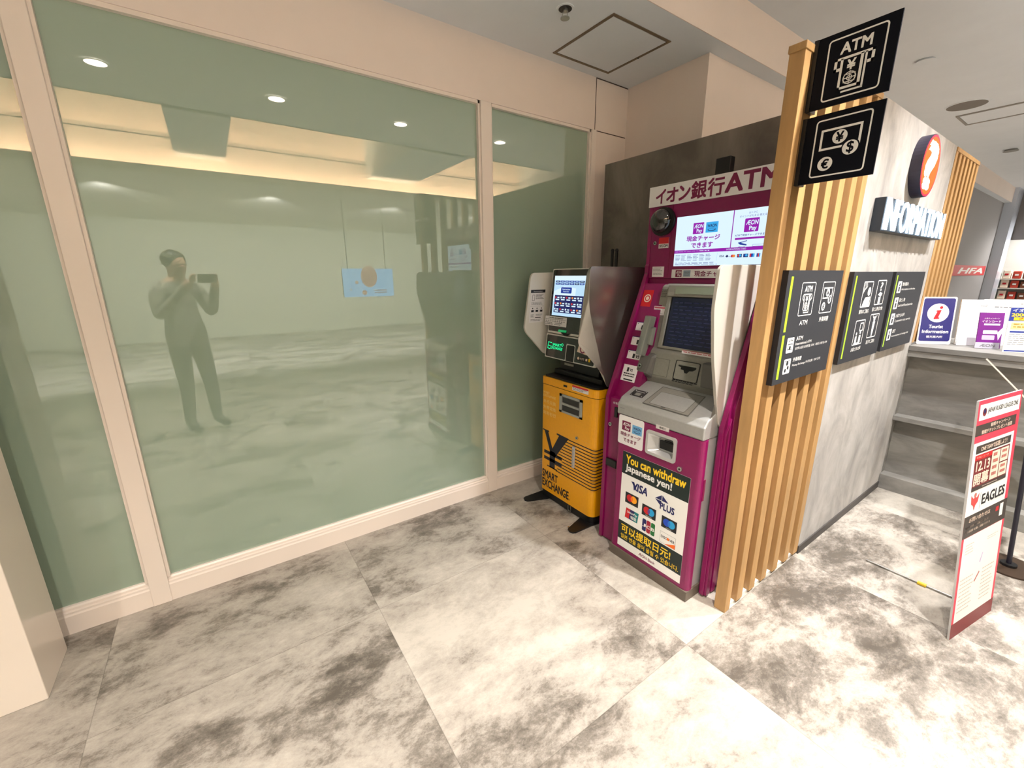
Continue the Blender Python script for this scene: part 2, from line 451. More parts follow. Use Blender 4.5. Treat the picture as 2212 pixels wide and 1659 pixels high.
# information booth: grey partition behind the machines, concrete front wall
struct(G().box(2.27, 2.33, .785, 2.16, 0, 2.155, CONCD).build('wall_partition'))
struct(G().box(2.362, 3.65, .735, .79, 0, 2.155, CONC).build('wall_front'))
SKIRT = mat('skirting_dark', (62, 58, 56), .5)
struct(G().box(2.362, 3.62, .729, .737, 0, .045, SKIRT).build('baseboard_front'))

# ------------------------------------------------------------------ wooden slat screens
def slat_screen(name, label, xs, wd, y0, y1, z0, z1, post=None, rail=True):
    xa = (post[0] if post else xs[0]); xb = xs[-1] + wd
    t = thing(name, label, 'slat screen', ((xa + xb) / 2, (y0 + y1) / 2, z0))
    if post: G().box(post[0], post[1], y0, y1 + .004, z0, z1 - .02, WOOD, .0015).build('post', t)
    for x in xs: G().box(x, x + wd, y0, y1, z0 + .012, z1 - .02, WOOD, .0015).build('slat', t)
    G().box(xa - (.006 if post else 0), xb, y0 - .003, y1 + .006, z1 - .022, z1, WOOD, .0015).build('top_rail', t)
    if rail: G().box(xa + .04, xb, y0 + .010, y1, z0, z0 + .014, WHITEP).build('bottom_rail', t)
    return t
slat_screen('slat_screen', 'pale oak slat screen standing beside the magenta cash machine', [1.743, 1.855, 1.967, 2.083, 2.204, 2.312], .050, .735, .780, 0, 2.157, (1.646, 1.687))
slat_screen('slat_screen', 'pale oak slat screen rising from the service counter behind the tourist sign', [3.665 + .096 * k for k in range(7)], .045, .735, .775, 1.0, 2.155, None, False)

# ------------------------------------------------------------------ service counter
t = thing('service_counter', 'grey stone-look service counter with stepped ledges beyond the concrete booth wall', 'counter', (3.95, -.65, 0))
G().box(3.612, 4.27, -2.0, .7345, .968, 1.0, CNTD, .002).build('worktop', t)
G().box(3.618, 3.66, -2.0, .7345, .930, .968, CNT).build('apron', t)
G().box(3.70, 3.76, -2.0, .7345, .10, .968, CNT).build('front_panel', t)
G().box(3.652, 3.76, .7346, .75, 0, .968, CNT).build('end_panel', t)
G().box(3.618, 3.76, -2.0, .7345, .497, .528, CNT, .002).build('ledge', t)
G().box(3.618, 3.76, -2.0, .7345, 0, .104, CNT, .002).build('plinth', t)
# ------------------------------------------------------------------ bank logos used on several stickers
def bank_pay(a, x, y, s, mA, mW, l=2):
    a.rr(x, y, x + s, y + s * .92, s * .05, mA, l)
    a.text('ÆON', x + s * .10, y + s * .14, s * .30, mW, s * .82, bold=.018, l=l + 1, shear=.12); a.text('Pay', x + s * .36, y + s * .53, s * .36, mW, s * .5, bold=.022, l=l + 1)
def card_e(a, x, y, s, mA, mI, l=2):
    a.rect(x, y, x + s * 1.1, y + s * .85, mA, l); a.text('WAON', x + s * .14, y + s * .18, s * .24, mI, s * .82, bold=.02, l=l + 1)
    A = [(x + s * .55 + s * .36 * math.cos(q), y + s * .62 + s * .12 * math.sin(q)) for q in [k * PI / 12 for k in range(24)]]
    B = [(x + s * .55 + s * .31 * math.cos(q), y + s * .60 + s * .08 * math.sin(q)) for q in [k * PI / 12 for k in range(24)]]
    a.ring(A, B, mI, l + 1)

# ------------------------------------------------------------------ magenta cash machine
atm = thing('cash_machine', 'magenta bank cash machine with grey console and lit screen beside the oak slats', 'cash machine', (1.80, 1.147, 0))
# surround: two side cheeks, back, header
prof = [(1.612, .012), (1.612, .835), (1.853, 1.455), (1.853, 1.49), (1.86, 1.50), (1.86, 1.858), (2.25, 1.858), (2.25, .012)]
G().prism(prof, 'y', 1.434, 1.456, MAG, .002).build('side_panel', atm)
g = G(); g.prism([(p[0] + .04, p[1]) if p[0] < 1.7 else p for p in prof], 'y', .842, .862, MAG, .002)
for x in (1.660, 1.705): g.prism([(x, .012), (x, .80 + (x - 1.66) * 2.4), (x + .03, .87 + (x - 1.66) * 2.4), (x + .03, .012)], 'y', .832, .844, MAG, .002)
g.build('side_panel', atm)
G().box(2.20, 2.25, .862, 1.434, .02, 1.858, MAG).build('back_panel', atm)
# header
hd = G().box(1.86, 2.20, .862, 1.434, 1.43, 1.775, MAG, .003).build('header', atm)
G().box(1.866, 2.20, .862, 1.434, 1.405, 1.43, MAG, .002).build('header_lip', atm)
G().box(1.858, 1.862, 1.318, 1.321, 1.436, 1.772, MAGDARK).build('door_seam', hd)
a = Art((1.853, 1.4565, 1.862), W=.62, H=.092, uw=670, uh=100, **XN); a.board(.02, STICK)
x = 44
for s_, wd in (('イ', 62), ('オ', 70), ('ン', 66), ('銀', 84), ('行', 84)):
    a.text(s_, x, 12 if s_ in '銀行' else 20, 78 if s_ in '銀行' else 66, MAGDARK, wd - 6, bold=.03); x += wd + 2
a.text('ATM', x, 10, 74, MAGDARK, 232, bold=.03)
a.build('header_sign', atm)
# lit screen in the header
a = Art((1.8585, 1.292, 1.709), W=.43, H=.222, uw=430, uh=222, **XN); a.board(.006, L_WHITE, edge=BLACK)
a.rect(270, 0, 274, 152, L_PURPLE); a.rect(0, 150, 430, 164, L_PURPLE)
bank_pay(a, 88, 34, 52, L_PURPLE, L_WHITE); card_e(a, 150, 36, 52, L_SKY, L_NAVY)
a.text('現金チャージ', 60, 90, 22, L_PURPLE, 160, bold=.035); a.text('できます', 86, 120, 22, L_PURPLE, 104, bold=.035)
a.text('おトクに', 352, 12, 8, L_INK, 34, 'c'); a.text('ポイントがたまる·使える', 352, 24, 9, L_INK, 108, 'c')
bank_pay(a, 322, 38, 58, L_PURPLE, L_WHITE); a.text('ATMで現金チャージできます', 352, 98, 9, L_INK, 130, 'c', bold=.015)
a.rect(288, 112, 416, 120, L_PURPLE); a.rect(300, 126, 346, 129, L_WHITE)
a.poly([(302, 132), (340, 124), (340, 128), (316, 133), (340, 140), (340, 145), (312, 140)], L_BLUE); a.text('iAEON', 306, 146, 5, L_INK, 28)
a.frame(364, 142, 418, 150, .8, 3, L_INK)
a.text('INTERNATIONAL CARD', 256, 154, 6, L_WHITE, 84)
a.dashes(6, 155, 196, 161, 1, L_WHITE)
for k in range(6): a.dashes(8 + 31 * k, 172, 34 + 31 * k, 202, 5, L_INK, fill=.35)
a.dashes(8, 207, 240, 220, 3, L_INK, fill=.35); a.rect(216, 168, 217, 202, L_PALE)
a.text('VISA', 226, 180, 8, L_NAVY, 22, bold=.02, shear=.2); a.poly([(262, 179), (269, 185), (262, 191), (255, 185)], L_NAVY); a.text('PLUS', 270, 184, 5, L_NAVY, 14)
a.ell(285, 185, 6, L_RED); a.ell(292, 185, 6, L_ORANGE, 2)
for x0, m1, m2 in ((306, L_RED, L_SKY), (332, L_BLUE, L_SKY)): a.rect(x0, 178, x0 + 20, 192, L_NAVY); a.ell(x0 + 7, 184, 5, m1, 2); a.ell(x0 + 13, 184, 5, m2, 3)
a.rect(358, 178, 364, 192, L_RED, 1); a.rect(364, 178, 371, 192, L_BLUE); a.rect(371, 178, 378, 192, L_SKY)
a.rect(386, 178, 391, 192, L_BLUE); a.rect(391, 178, 396, 192, L_RED); a.rect(396, 178, 401, 192, L_SKY); a.frame(408, 179, 428, 191, .8, 1, L_ORANGE)
a.build('advert_screen', atm)
a = Art((1.8585, 1.298, 1.472), W=.44, H=.040, uw=440, uh=40, **XN); a.board(.003, STICK)
bank_pay(a, 22, 4, 34, MAGDARK, STICK); card_e(a, 64, 5, 34, mat('sky_grey_ink', (140, 158, 176), .5), GREYINK)
a.text('現金チャージできます', 122, 8, 25, MAGDARK, 290, bold=.02); a.build('charge_sticker', atm)
dm = G(); dm.cyl((1.862, 1.366, 1.697), (1.845, 1.366, 1.697), .066, BLACK); dm.ball((1.846, 1.372, 1.700), .056, mat('smoked_dome', (20, 18, 16), .05, coat=1), (.8, 1, 1)); dm.build('camera_dome', atm)
a = Art((1.8585, 1.385, 1.624), W=.056, H=.05, **XN); a.board(.002, STICK); a.rect(0, 0, 100, 58, RED); a.text('SECOM', 8, 66, 24, INKD, 84, bold=.03); a.build('alarm_sticker', atm)
a = Art((1.8585, 1.412, 1.487), W=.068, H=.05, **XN); a.board(.002, STICK); a.dashes(8, 10, 92, 90, 6, GREYINK, fill=.35); a.build('notice_sticker', atm)
def lock(name, c, r, par): return G().cyl(c, (c[0] - .008, c[1], c[2]), r, STEEL).cyl((c[0] - .0085, c[1], c[2]), (c[0] - .009, c[1], c[2]), r * .4, BLACK).build(name, par)
lock('key_lock', (1.861, 1.405, 1.600), .009, atm)
G().box(1.852, 1.858, 1.440, 1.448, 1.425, 1.455, STEEL).build('hinge', atm)
tp = G(); tp.box(2.08, 2.12, 1.19, 1.262, 1.855, 1.985, BLACK, .003); tp.build('cable_duct', atm)

# lower wing fronts and slanted side fascia
for y0, y1 in ((1.332, 1.434),):
    f = G().box(1.622, 1.66, y0, y1, .012, .835, MAG, .002).build('side_fascia', atm)
    a = Art((1.6215, 1.412, .815), W=.05, H=.02, **XN); a.text('非常用', 0, 0, 60, STICK, 90); a.build('lettering', f)
    G().box(1.614, 1.624, 1.376, 1.396, .735, .79, BLACK, .003).build('slot', f)
    lock('key_lock', (1.622, 1.420, .690), .010, f)
    G().box(1.610, 1.624, 1.362, 1.432, .455, .497, BLACK, .003).build('pull_handle', f)
G().box(1.66, 1.70, .862, .868, .012, .83, MAG).build('side_fascia', atm)
sl = [(1.655, .835), (1.84, 1.405), (1.90, 1.405), (1.90, .835)]
f = G().prism(sl, 'y', 1.30, 1.434, MAG).build('slanted_fascia', atm)
su = Vector((sl[1][0] - sl[0][0], 0, sl[1][1] - sl[0][1])).normalized()
def slant(z, y, w_, h_): 
    p = Vector((sl[0][0], y, sl[0][1])) + su * ((z - sl[0][1]) / su.z) + Vector((-su.z, 0, su.x)) * .001
    return Art(p, (0, -1, 0), -su, w_, h_)
for z, y in ((1.215, 1.418), (1.142, 1.422), (1.073, 1.424)):
    a = slant(z, y, .085, .045); a.board(.002, STICK); a.rect(0, 0, 100, 8, NAVY); a.rect(40, 38, 56, 88, INKD); a.text('VS', 64, 50, 34, INKD, 26, bold=.03); a.rect(8, 18, 14, 26, INKD); a.build('arrow_sticker', f)
a = slant(1.0, 1.426, .09, .085); a.board(.002, STICK); a.rect(28, 16, 42, 42, INKD); a.text('VS', 48, 22, 16, INKD, 20, bold=.03); a.dashes(12, 50, 90, 78, 2, INKD); a.rect(20, 86, 84, 94, INKD); a.build('warning_sticker', f)
a = slant(1.372, 1.428, .06, .085); a.board(.002, RED); a.circ(55, 50, 34, 9, CREAM, 2); a.ell(55, 50, 16, CREAM, 2); a.build('call_button_plate', f)

# console: tilted screen housing
cp = [(1.742, .925), (1.722, .965), (1.748, 1.085), (1.768, 1.100), (1.824, 1.392), (1.845, 1.405), (1.98, 1.405), (1.98, .925)]
cg = G().prism(cp, 'y', .888, 1.318, CONSOLE, .006)
for v_ in cg.bm.verts:
    if v_.co.y > 1.2: v_.co.y += .034 - (v_.co.z - .925) / .48 * .034
con = cg.build('console', atm)
cu = Vector((.056, 0, .292)).normalized(); cn = Vector((-cu.z, 0, cu.x))
def onc(z, y, w_, h_, d=.0015):
    p = Vector((1.768, y, 1.100)) + cu * ((z - 1.100) / cu.z) + cn * d
    return Art(p, (0, -1, 0), -cu, w_, h_)
# raised bezel, screen, header strip
fr = G()
q = lambda y, z, d=.012: Vector((1.768, y, 1.1)) + cu * ((z - 1.1) / cu.z) + cn * d
def slab(y0, y1, z0, z1, d0, d1, m): fr.loft([q(y0, z0, d0), q(y1, z0, d0), q(y1, z1, d0), q(y0, z1, d0)], [q(y0, z0, d1), q(y1, z0, d1), q(y1, z1, d1), q(y0, z1, d1)], m, .003)
slab(1.275, .90, 1.345, 1.398, -.002, .012, CONSOLE); slab(1.275, 1.252, 1.105, 1.345, -.002, .008, CONSOLE); slab(1.275, .90, 1.10, 1.112, -.002, .010, CONSOLE)
fr.build('screen_bezel', con)
a = onc(1.345, 1.250, .345, .240, .003); a.board(.004, mat('screen_dark_lcd', (20, 24, 44), .18, emit=.35)); a.frame(0, 0, 100, 100, 1.6, .1, BLACK)
a.dashes(6, 10, 94, 96, 12, mat('screen_dim_text', (27, 32, 58), .3, emit=.4), fill=.3)
a.build('touch_screen', con)
a = onc(1.389, 1.232, .30, .032, .0135); a.poly([(0, 0), (100, 0), (100, 100), (0, 100)], mat('pale_green_panel', (134, 142, 124), .5)); a.build('indicator_strip', con)
a = onc(1.296, 1.340, .064, .042, .003); a.board(.001, STICK); a.rect(4, 6, 96, 26, mat('pink_ink', (196, 96, 110), .5)); a.dashes(20, 36, 80, 66, 2, GREYINK); a.dashes(8, 72, 92, 94, 2, GREYINK); a.build('warning_label', con)
a = onc(1.106, 1.135, .20, .016, .0125); a.board(.001, STICK); a.rect(0, 0, 100, 12, RED); a.dashes(4, 34, 96, 80, 1, mat('pink_ink', (196, 96, 110), .5)); a.build('warning_strip', con)
sp_ = G()
for i in range(5):
    for j in range(5):
        c = q(1.312 - .006 * j, 1.375 - .008 * i, .001); sp_.cyl(c, c + cn * .001, .0018, BLACK, seg=8)
sp_.build('speaker_holes', con)
# card slot on the lower face
lu = Vector((.026, 0, .12)).normalized(); ln = Vector((-lu.z, 0, lu.x))
def onl(z, y, w_, h_, d=.001): return Art(Vector((1.722, y, .965)) + lu * ((z - .965) / lu.z) + ln * d, (0, -1, 0), -lu, w_, h_)
a = onl(1.062, 1.150, .125, .092, .002); a.board(.002, CONSOLED, 6); a.frame(0, 0, 100, 100, 3.5, 8, BLACK); a.rr(4, 4, 96, 96, 7, CONSOLE, 1)
a.poly([(14, 24), (86, 24), (86, 34), (74, 44), (62, 46), (54, 60), (44, 60), (38, 46), (26, 44), (26, 34), (14, 30)], BLACK, 2); a.rect(14, 20, 86, 23, STEEL, 2)
a.build('card_slot', con)
a = onl(1.055, 1.262, .08, .085, .001); a.board(.001, CONSOLED, 4); a.rr(2, 2, 98, 98, 4, CONSOLE, 1); a.build('blank_cover', con)
G().box(1.705, 1.75, .90, 1.0, .965, 1.075, CONSOLED, .006).build('receipt_unit', con)
a = onl(.972, 1.15, .13, .014, .002); a.dashes(0, 0, 100, 100, 2, INKD); a.build('lettering', con)
# telephone handset in its cradle
ph = G(); P0 = q(1.338, 1.048, .030); P1 = q(1.322, 1.245, .030)
hv = (P1 - P0).normalized(); hs = Vector((0, -1, 0))
hs = (hs - hv * hs.dot(hv)).normalized(); hn = cn
def hpt(s_, t_, d): return P0 + hv * s_ + hs * t_ + hn * d
L_ = (P1 - P0).length
ph.loft([hpt(0, -.022, -.006), hpt(0, .022, -.006), hpt(L_, .024, -.006), hpt(L_, -.020, -.006)], [hpt(.004, -.017, .034), hpt(.004, .017, .034), hpt(L_ - .004, .019, .034), hpt(L_ - .004, -.016, .034)], mat('handset_grey', (138, 142, 136), .45), .005)
ph.loft([hpt(.06, .020, -.004), hpt(.06, .045, -.004), hpt(L_ - .05, .040, -.004), hpt(L_ - .05, .020, -.004)], [hpt(.065, .020, .014), hpt(.065, .036, .014), hpt(L_ - .055, .034, .014), hpt(L_ - .055, .02, .014)], MATS['handset_grey'], .003)
hsb = ph.build('handset', con)
a = Art(hpt(.095, -.010, .0355), hs, -hv, .016, .075); a.text('|||||||', 0, 0, 100, GREYINK, 90); a.build('lettering', hsb)
cr = G(); cr.loft([q(1.372, .945, .0), q(1.245, .945, .0), q(1.245, 1.085, .0), q(1.365, 1.085, .0)], [q(1.352, .968, .046), q(1.285, .965, .046), q(1.275, 1.055, .034), q(1.350, 1.055, .034)], CONSOLED, .014)
crd = cr.build('handset_cradle', con)
c = q(1.322, 1.0, .046); G().cyl(c, c + cn * .007, .011, STEEL).cyl(c + cn * .007, c + cn * .0075, .005, BLACK).build('key_lock', crd)

# keyboard deck
dp = [(1.572, .781), (1.567, .786), (1.567, .838), (1.576, .846), (1.590, .866), (1.74, .932), (1.80, .932), (1.80, .781)]
deck = G().prism(dp, 'y', .876, 1.336, SILVER, .006, 3).build('deck', atm)
du = Vector((.15, 0, .066)).normalized(); dn = Vector((-du.z, 0, du.x))
def ond(x, y, w_, h_, d=.0012): return Art(Vector((1.590, y, .866)) + du * ((x - 1.590) / du.x) + dn * d, (0, -1, 0), -du, w_, h_)
a = ond(1.722, 1.205, .24, .150); a.poly([(4, 0), (96, 0), (100, 100), (0, 100)], CONSOLED, 0); a.poly([(6, 3), (94, 3), (98, 97), (2, 97)], CONSOLE, 1); a.rr(12, 26, 88, 92, 4, CONSOLED, 2); a.rr(13, 27.5, 87, 90.5, 4, SILVER, 3); a.build('cash_shutter', deck)
a = ond(1.660, 1.305, .075, .050); a.board(.001, DGREY, 4); a.rect(14, 20, 86, 30, SILVER); a.rect(30, 44, 70, 84, CONSOLE); a.ell(10, 12, 3, STICK); a.ell(90, 12, 3, STICK); a.ell(10, 88, 3, STICK); a.ell(90, 88, 3, STICK); a.build('braille_plate', deck)
a = ond(1.602, 1.135, .05, .012); a.text('音声', 0, 10, 80, GREYINK, 34); a.rect(55, 0, 100, 100, DGREY); a.build('jack_plate', deck)
a = Art((1.5665, 1.315, .822), W=.03, H=.010, **XN); a.ell(8, 50, 6, INKD); a.text('OKI', 22, 20, 60, GREYINK, 60); a.build('maker_mark', deck)

# front door and its stickers
door = G().prism(rrect(1.567, .872, 1.617, 1.332, .022), 'z', .052, .781, MAG, 0).build('front_door', atm); carve(door, G().box(1.50, 1.604, 1.002, 1.142, .648, .746, SILVERL))
G().box(1.605, 1.70, .880, 1.325, .05, .781, SILVERL).build('cabinet_body', atm)
G().box(1.562, 1.69, .872, 1.330, 0, .052, PLINTH, .002).build('plinth', atm)
def dr(y, z, w_, h_, uw=100, uh=100): return Art((1.5660, y, z), W=w_, H=h_, uw=uw, uh=uh, **XN)
a = dr(1.320, .783, .150, .148, 150, 148); a.board(.001, STICK, 10); bank_pay(a, 22, 26, 52, MAGDARK, STICK); card_e(a, 84, 32, 52, SKY, NAVY); a.text('現金チャージ', 75, 84, 18, MAGDARK, 120, 'c', .022); a.text('できます', 75, 112, 18, MAGDARK, 80, 'c', .022); a.build('charge_sticker', door)
a = dr(1.106, .792, .068, .019, 68, 19); a.board(.001, mat('label_grey', (206, 200, 196), .5)); a.text('通帳口', 34, 4, 11, INKD, 34, 'c'); a.build('slot_label', door)
sl_ = G(); bz = [(1.566, y, z) for y, z in rrect(.992, .638, 1.152, .756, .014)]
for (A, B, dx0, dx1, m_) in ((rrect(.992, .638, 1.152, .756, .014), rrect(1.006, .652, 1.140, .744, .012), -.005, -.005, SILVERL), (rrect(1.006, .652, 1.140, .744, .012), rrect(1.02, .662, 1.10, .722, .006), -.005, .034, SILVERL)):
    b = bmesh.new(); va = [b.verts.new((1.566 + dx0, y, z)) for y, z in A]; vb = [b.verts.new((1.566 + dx1, y, z)) for y, z in B]
    for i in range(len(va)): b.faces.new((va[i], va[(i + 1) % len(va)], vb[(i + 1) % len(vb)], vb[i]))
    sl_.merge(b, m_)
b = bmesh.new(); b.faces.new([b.verts.new((1.599, y, z)) for y, z in rrect(1.02, .662, 1.10, .722, .006)]); sl_.merge(b, SILVERL)
b = bmesh.new(); va = [b.verts.new((1.561, y, z)) for y, z in rrect(.992, .638, 1.152, .756, .014)]; vb = [b.verts.new((1.567, y, z)) for y, z in rrect(.992, .638, 1.152, .756, .014)]
for i in range(len(va)): b.faces.new((va[i], va[(i + 1) % len(va)], vb[(i + 1) % len(vb)], vb[i]))
sl_.merge(b, SILVERL)
sl_.box(1.590, 1.598, 1.020, 1.095, .674, .712, BLACK); sl_.box(1.586, 1.594, 1.030, 1.07, .716, .720, BLACK)
tray_ = sl_.build('coin_tray', door)
lock('key_lock', (1.567, .966, .626), .011, door)
G().box(1.60, 1.612, .8705, .873, .50, .60, MAGDARK).build('finger_grip', door)
# poster on the door
a = dr(1.281, .602, .370, .530, 370, 530); a.board(.0008, PAPER); a.rect(0, 0, 370, 118, PGREEN)
a.text('You can withdraw', 22, 14, 42, YINK, 328, bold=.03); a.text('Japanese yen!', 22, 62, 44, INK, 262, bold=.03)
a.text('VISA', 68, 142, 40, NAVY, 90, bold=.035, shear=.18); a.poly([(62, 142), (80, 142), (100, 182), (92, 182)], NAVY, 2)
a.poly([(240, 138), (278, 168), (240, 198), (202, 168)], NAVY, 1); a.rect(238.5, 138, 241.5, 198, PAPER, 2); a.rect(202, 166.5, 278, 169.5, PAPER, 2); a.poly([(241, 169), (280, 169), (262, 200), (241, 200)], PAPER, 2); a.text('PLUS', 234, 176, 32, NAVY, 74, bold=.035, l=3)
OR, YO = mat('orange_ink', (240, 108, 20), .5), mat('amber_ink', (250, 166, 30), .5)
AQ, CB, MB_ = mat('aqua_ink', (30, 160, 220), .5), mat('cobalt_ink', (20, 70, 190), .5), mat('violet_ink', (96, 60, 140), .5)
def two(x, y, c1, c2, cm): 
    a.rect(x, y, x + 80, y + 58, INKD); a.ell(x + 28, y + 27, 19, c1, 2); a.ell(x + 52, y + 27, 19, c2, 2)
    A = [(x + 28 + 19 * math.cos(t_), y + 27 + 19 * math.sin(t_)) for t_ in [math.radians(-51 + 10.2 * k) for k in range(11)]]; B = [(x + 52 + 19 * math.cos(t_), y + 27 + 19 * math.sin(t_)) for t_ in [math.radians(129 + 10.2 * k) for k in range(11)]]
    a.poly(A + B, cm, 3)
two(32, 210, RED, YO, OR)
two(136, 228, RED, AQ, MB_); a.text('maestro', 158, 278, 5, INK, 36)
two(248, 236, CB, AQ, mat('mid_blue_ink', (24, 112, 206), .5)); a.text('cirrus', 274, 286, 5, INK, 28)
x, y = 36, 296
for c_, k in ((RED, 0), (NAVY, 26), (mat('teal_ink', (0, 120, 124), .5), 52)): a.poly([(x + k + 6, y), (x + k + 32, y), (x + k + 26, y + 56), (x + k, y + 56)], c_, 1)
a.text('UnionPay', x + 12, y + 12, 16, INK, 62, bold=.02, shear=.2); a.text('银联', x + 36, y + 32, 18, INK, 36, bold=.02)
for c_, s_, k in ((NAVY, 'J', 0), (mat('crimson_ink', (160, 20, 50), .5), 'C', 25), (mat('leaf_ink', (20, 110, 50), .5), 'B', 50)): a.rr(144 + k, 304, 167 + k, 370, 7, c_, 1); a.text(s_, 155 + k, 330, 16, INK, 17, 'c', .03)
a.rect(247, 318, 330, 376, GREYINK, 0.6); a.rect(248, 319, 329, 375, PAPER, 1); a.text('DISCOVER', 253, 336, 13, INKD, 72, bold=.02); a.ell(291, 342, 7, OR, 3); a.poly([(274, 375), (329, 352), (329, 375)], OR, 2)
a.rect(0, 382, 370, 488, PGREEN); a.text('可以提取日元!', 20, 396, 46, YINK, 290, bold=.022); a.text('일본 엔을 끌어 올릴 수 있습니다.', 20, 452, 26, YINK, 336, bold=.012)
a.text('ÆON Bank', 185, 502, 16, MAGDARK, 96, 'c', .01)
a.build('poster', door)
# privacy wing on the hall side
wg = [(1.553, 1.482), (1.532, 1.468), (1.522, 1.32), (1.560, 1.13), (1.650, .845), (1.690, .804), (1.752, .812), (1.838, .955), (1.846, 1.47), (1.835, 1.484)]
wg = roundpoly(wg, [0, .02, .03, .03, .03, .02, .02, .05, .01, 0]); w_ = G(); w_.loft([(p[0], .868, p[1]) for p in wg], [(p[0] + .004, .884, p[1]) for p in wg], mat('frosted_silver', (204, 198, 190), .42, metal=.25), .002)
w_.loft([(1.60, .88, .86), (1.83, .88, .99), (1.83, .88, 1.40), (1.80, .88, 1.40)], [(1.66, .90, .90), (1.83, .90, .99), (1.83, .90, 1.38), (1.81, .90, 1.38)], CONSOLED)
w_.build('privacy_wing', atm)
# ------------------------------------------------------------------ yellow currency exchange machine
ex = thing('exchange_machine', 'yellow and black currency exchange machine with lit touch screen in the glass corner', 'exchange machine', (1.80, 1.79, 0))
FX = 1.645
def cab(x0, y0, x1, y1, rr_=.045, rl=.012): return roundpoly([(x0, y0), (x1, y0), (x1, y1), (x0, y1)], [rr_ * 1.15, .02, .01, rl], 8)
G().prism(cab(FX, 1.545, 1.99, 2.020), 'z', .052, .782, YEL).build('cabinet', ex)
lid = G(); lid.prism(cab(FX - .001, 1.544, 1.99, 2.021), 'z', .786, .832, YEL); lid.prism(cab(FX + .004, 1.549, 1.985, 2.016), 'z', .780, .788, DGREY); lid.build('cabinet_lid', ex)
tp = G(); tp.prism(cab(FX + .010, 1.556, 1.985, 2.010), 'z', .830, .842, BLACK); tp.box(1.72, 1.97, 1.59, 2.0, .842, .875, BLACK, .008); tp.box(1.75, 1.95, 1.64, 1.975, .87, .97, BLACK, .006)
tp.box(1.745, 1.752, 1.85, 1.93, .905, .918, CONSOLE); tp.build('neck', ex)
ft = G(); ft.prism(cab(FX + .005, 1.55, 1.985, 2.015), 'z', .006, .054, BLACK)
for y0, y1, s_ in ((1.955, 2.035, 1), (1.56, 1.64, -1)):
    ym = (y0 + y1) / 2 + .02 * s_
    ft.prism([(1.70, y0 - .02), (1.64, y0 - .012), (1.525, ym - .03), (1.508, ym - .022), (1.500, ym), (1.508, ym + .022), (1.525, ym + .03), (1.66, y1 + .01), (1.99, y1)], 'z', 0, .008, BLACK)
ft.build('base_plate', ex)
G().cyl((1.522, 1.61, .008), (1.522, 1.61, .012), .005, STEEL).build('foot_bolt', ex)
G().box(1.640, 1.646, 1.722, 1.748, .012, .016, STEEL).box(1.640, 1.646, 1.722, 1.725, .014, .05, STEEL).box(1.640, 1.646, 1.745, 1.748, .014, .05, STEEL).build('drawer_pull', ex)
FYEL = mat('pale_yellow_ink', (248, 214, 120), .5); BLUEINK = mat('blue_black_ink', (16, 18, 34), .5)
# print on the cabinet front, stripes run round the corner
a = Art((FX - .0006, 2.025, .782), W=.485, H=.73, uw=485, uh=730, **XN)
a.text('MONEY', 18, 44, 15, FYEL, 58, bold=.02); a.text('EXCHANGE', 18, 64, 15, FYEL, 118, bold=.02); a.text('外币兑换', 18, 98, 24, FYEL, 120, bold=.012); a.text('外幣兌換', 18, 136, 24, FYEL, 120, bold=.012); a.text('외화환전', 18, 174, 24, FYEL, 120, bold=.012)
a.text('SMART', 18, 582, 52, BLUEINK, 152, bold=.028); a.text('EXCHANGE', 18, 646, 54, BLUEINK, 258, bold=.028); a.text('®', 282, 690, 9, BLUEINK, 9)
a.build('lettering', ex); a = Art((FX - .0006, 2.025, .782), W=.485, H=.73, uw=485, uh=730, **XN)
# yen mark
Y0, Y1 = 300, 548
a.poly([(16, Y0), (78, Y0), (78, Y0 + 7), (70, Y0 + 9), (114, Y0 + 112), (98, Y0 + 142), (88, Y0 + 132), (34, Y0 + 9), (16, Y0 + 7)], BLUEINK, 1)
a.poly([(152, Y0 - 8), (262, Y0 - 4), (136, Y0 + 168), (96, Y0 + 140), (174, Y0 + 4), (152, Y0 + 2)], BLUEINK, 1)
a.rect(88, Y0 + 130, 140, Y1, BLUEINK, 1); a.rect(64, Y1 - 8, 164, Y1, BLUEINK, 1)
a.rect(32, Y0 + 140, 205, Y0 + 162, BLUEINK, 1); a.rect(32, Y0 + 182, 205, Y0 + 204, BLUEINK, 1)
sy = [Y0 + 2 + 20.6 * k for k in range(13)]
sx = [252, 240, 228, 214, 200, 186, 172, 160, 205, 205, 140, 166, 150]
for y, x in zip(sy, sx): a.rect(x, y - 3, 434, y + 3, BLUEINK, 1)
# continue the stripes round the rounded corner and along the side
st = G()
for y in sy:
    z = .782 - y / 1000
    cq = roundpoly([(FX - .0006, 1.60), (FX - .0006, 1.5444), (1.95, 1.5444)], [0, .0518, 0], 8); pts = [(FX - .0006, 1.592)] + cq[1:]
    b = bmesh.new(); lo = [b.verts.new((p[0], p[1], z - .003)) for p in pts]; hi = [b.verts.new((p[0], p[1], z + .003)) for p in pts]
    for i in range(len(pts) - 1): b.faces.new((lo[i], lo[i + 1], hi[i + 1], hi[i]))
    st.merge(b, BLUEINK)
a.build('yen_mark', ex); st.build('stripe_print', ex)
sl_ = G(); y0, y1, z0, z1 = 1.655, 1.852, .640, .755
sl_.box(FX - .004, FX + .002, y0, y1, z1 - .014, z1, SILVER); sl_.box(FX - .004, FX + .002, y0, y1, z0, z0 + .012, SILVER); sl_.box(FX - .004, FX + .002, y0, y0 + .022, z0, z1, SILVER); sl_.box(FX - .004, FX + .002, y1 - .022, y1, z0, z1, SILVER)
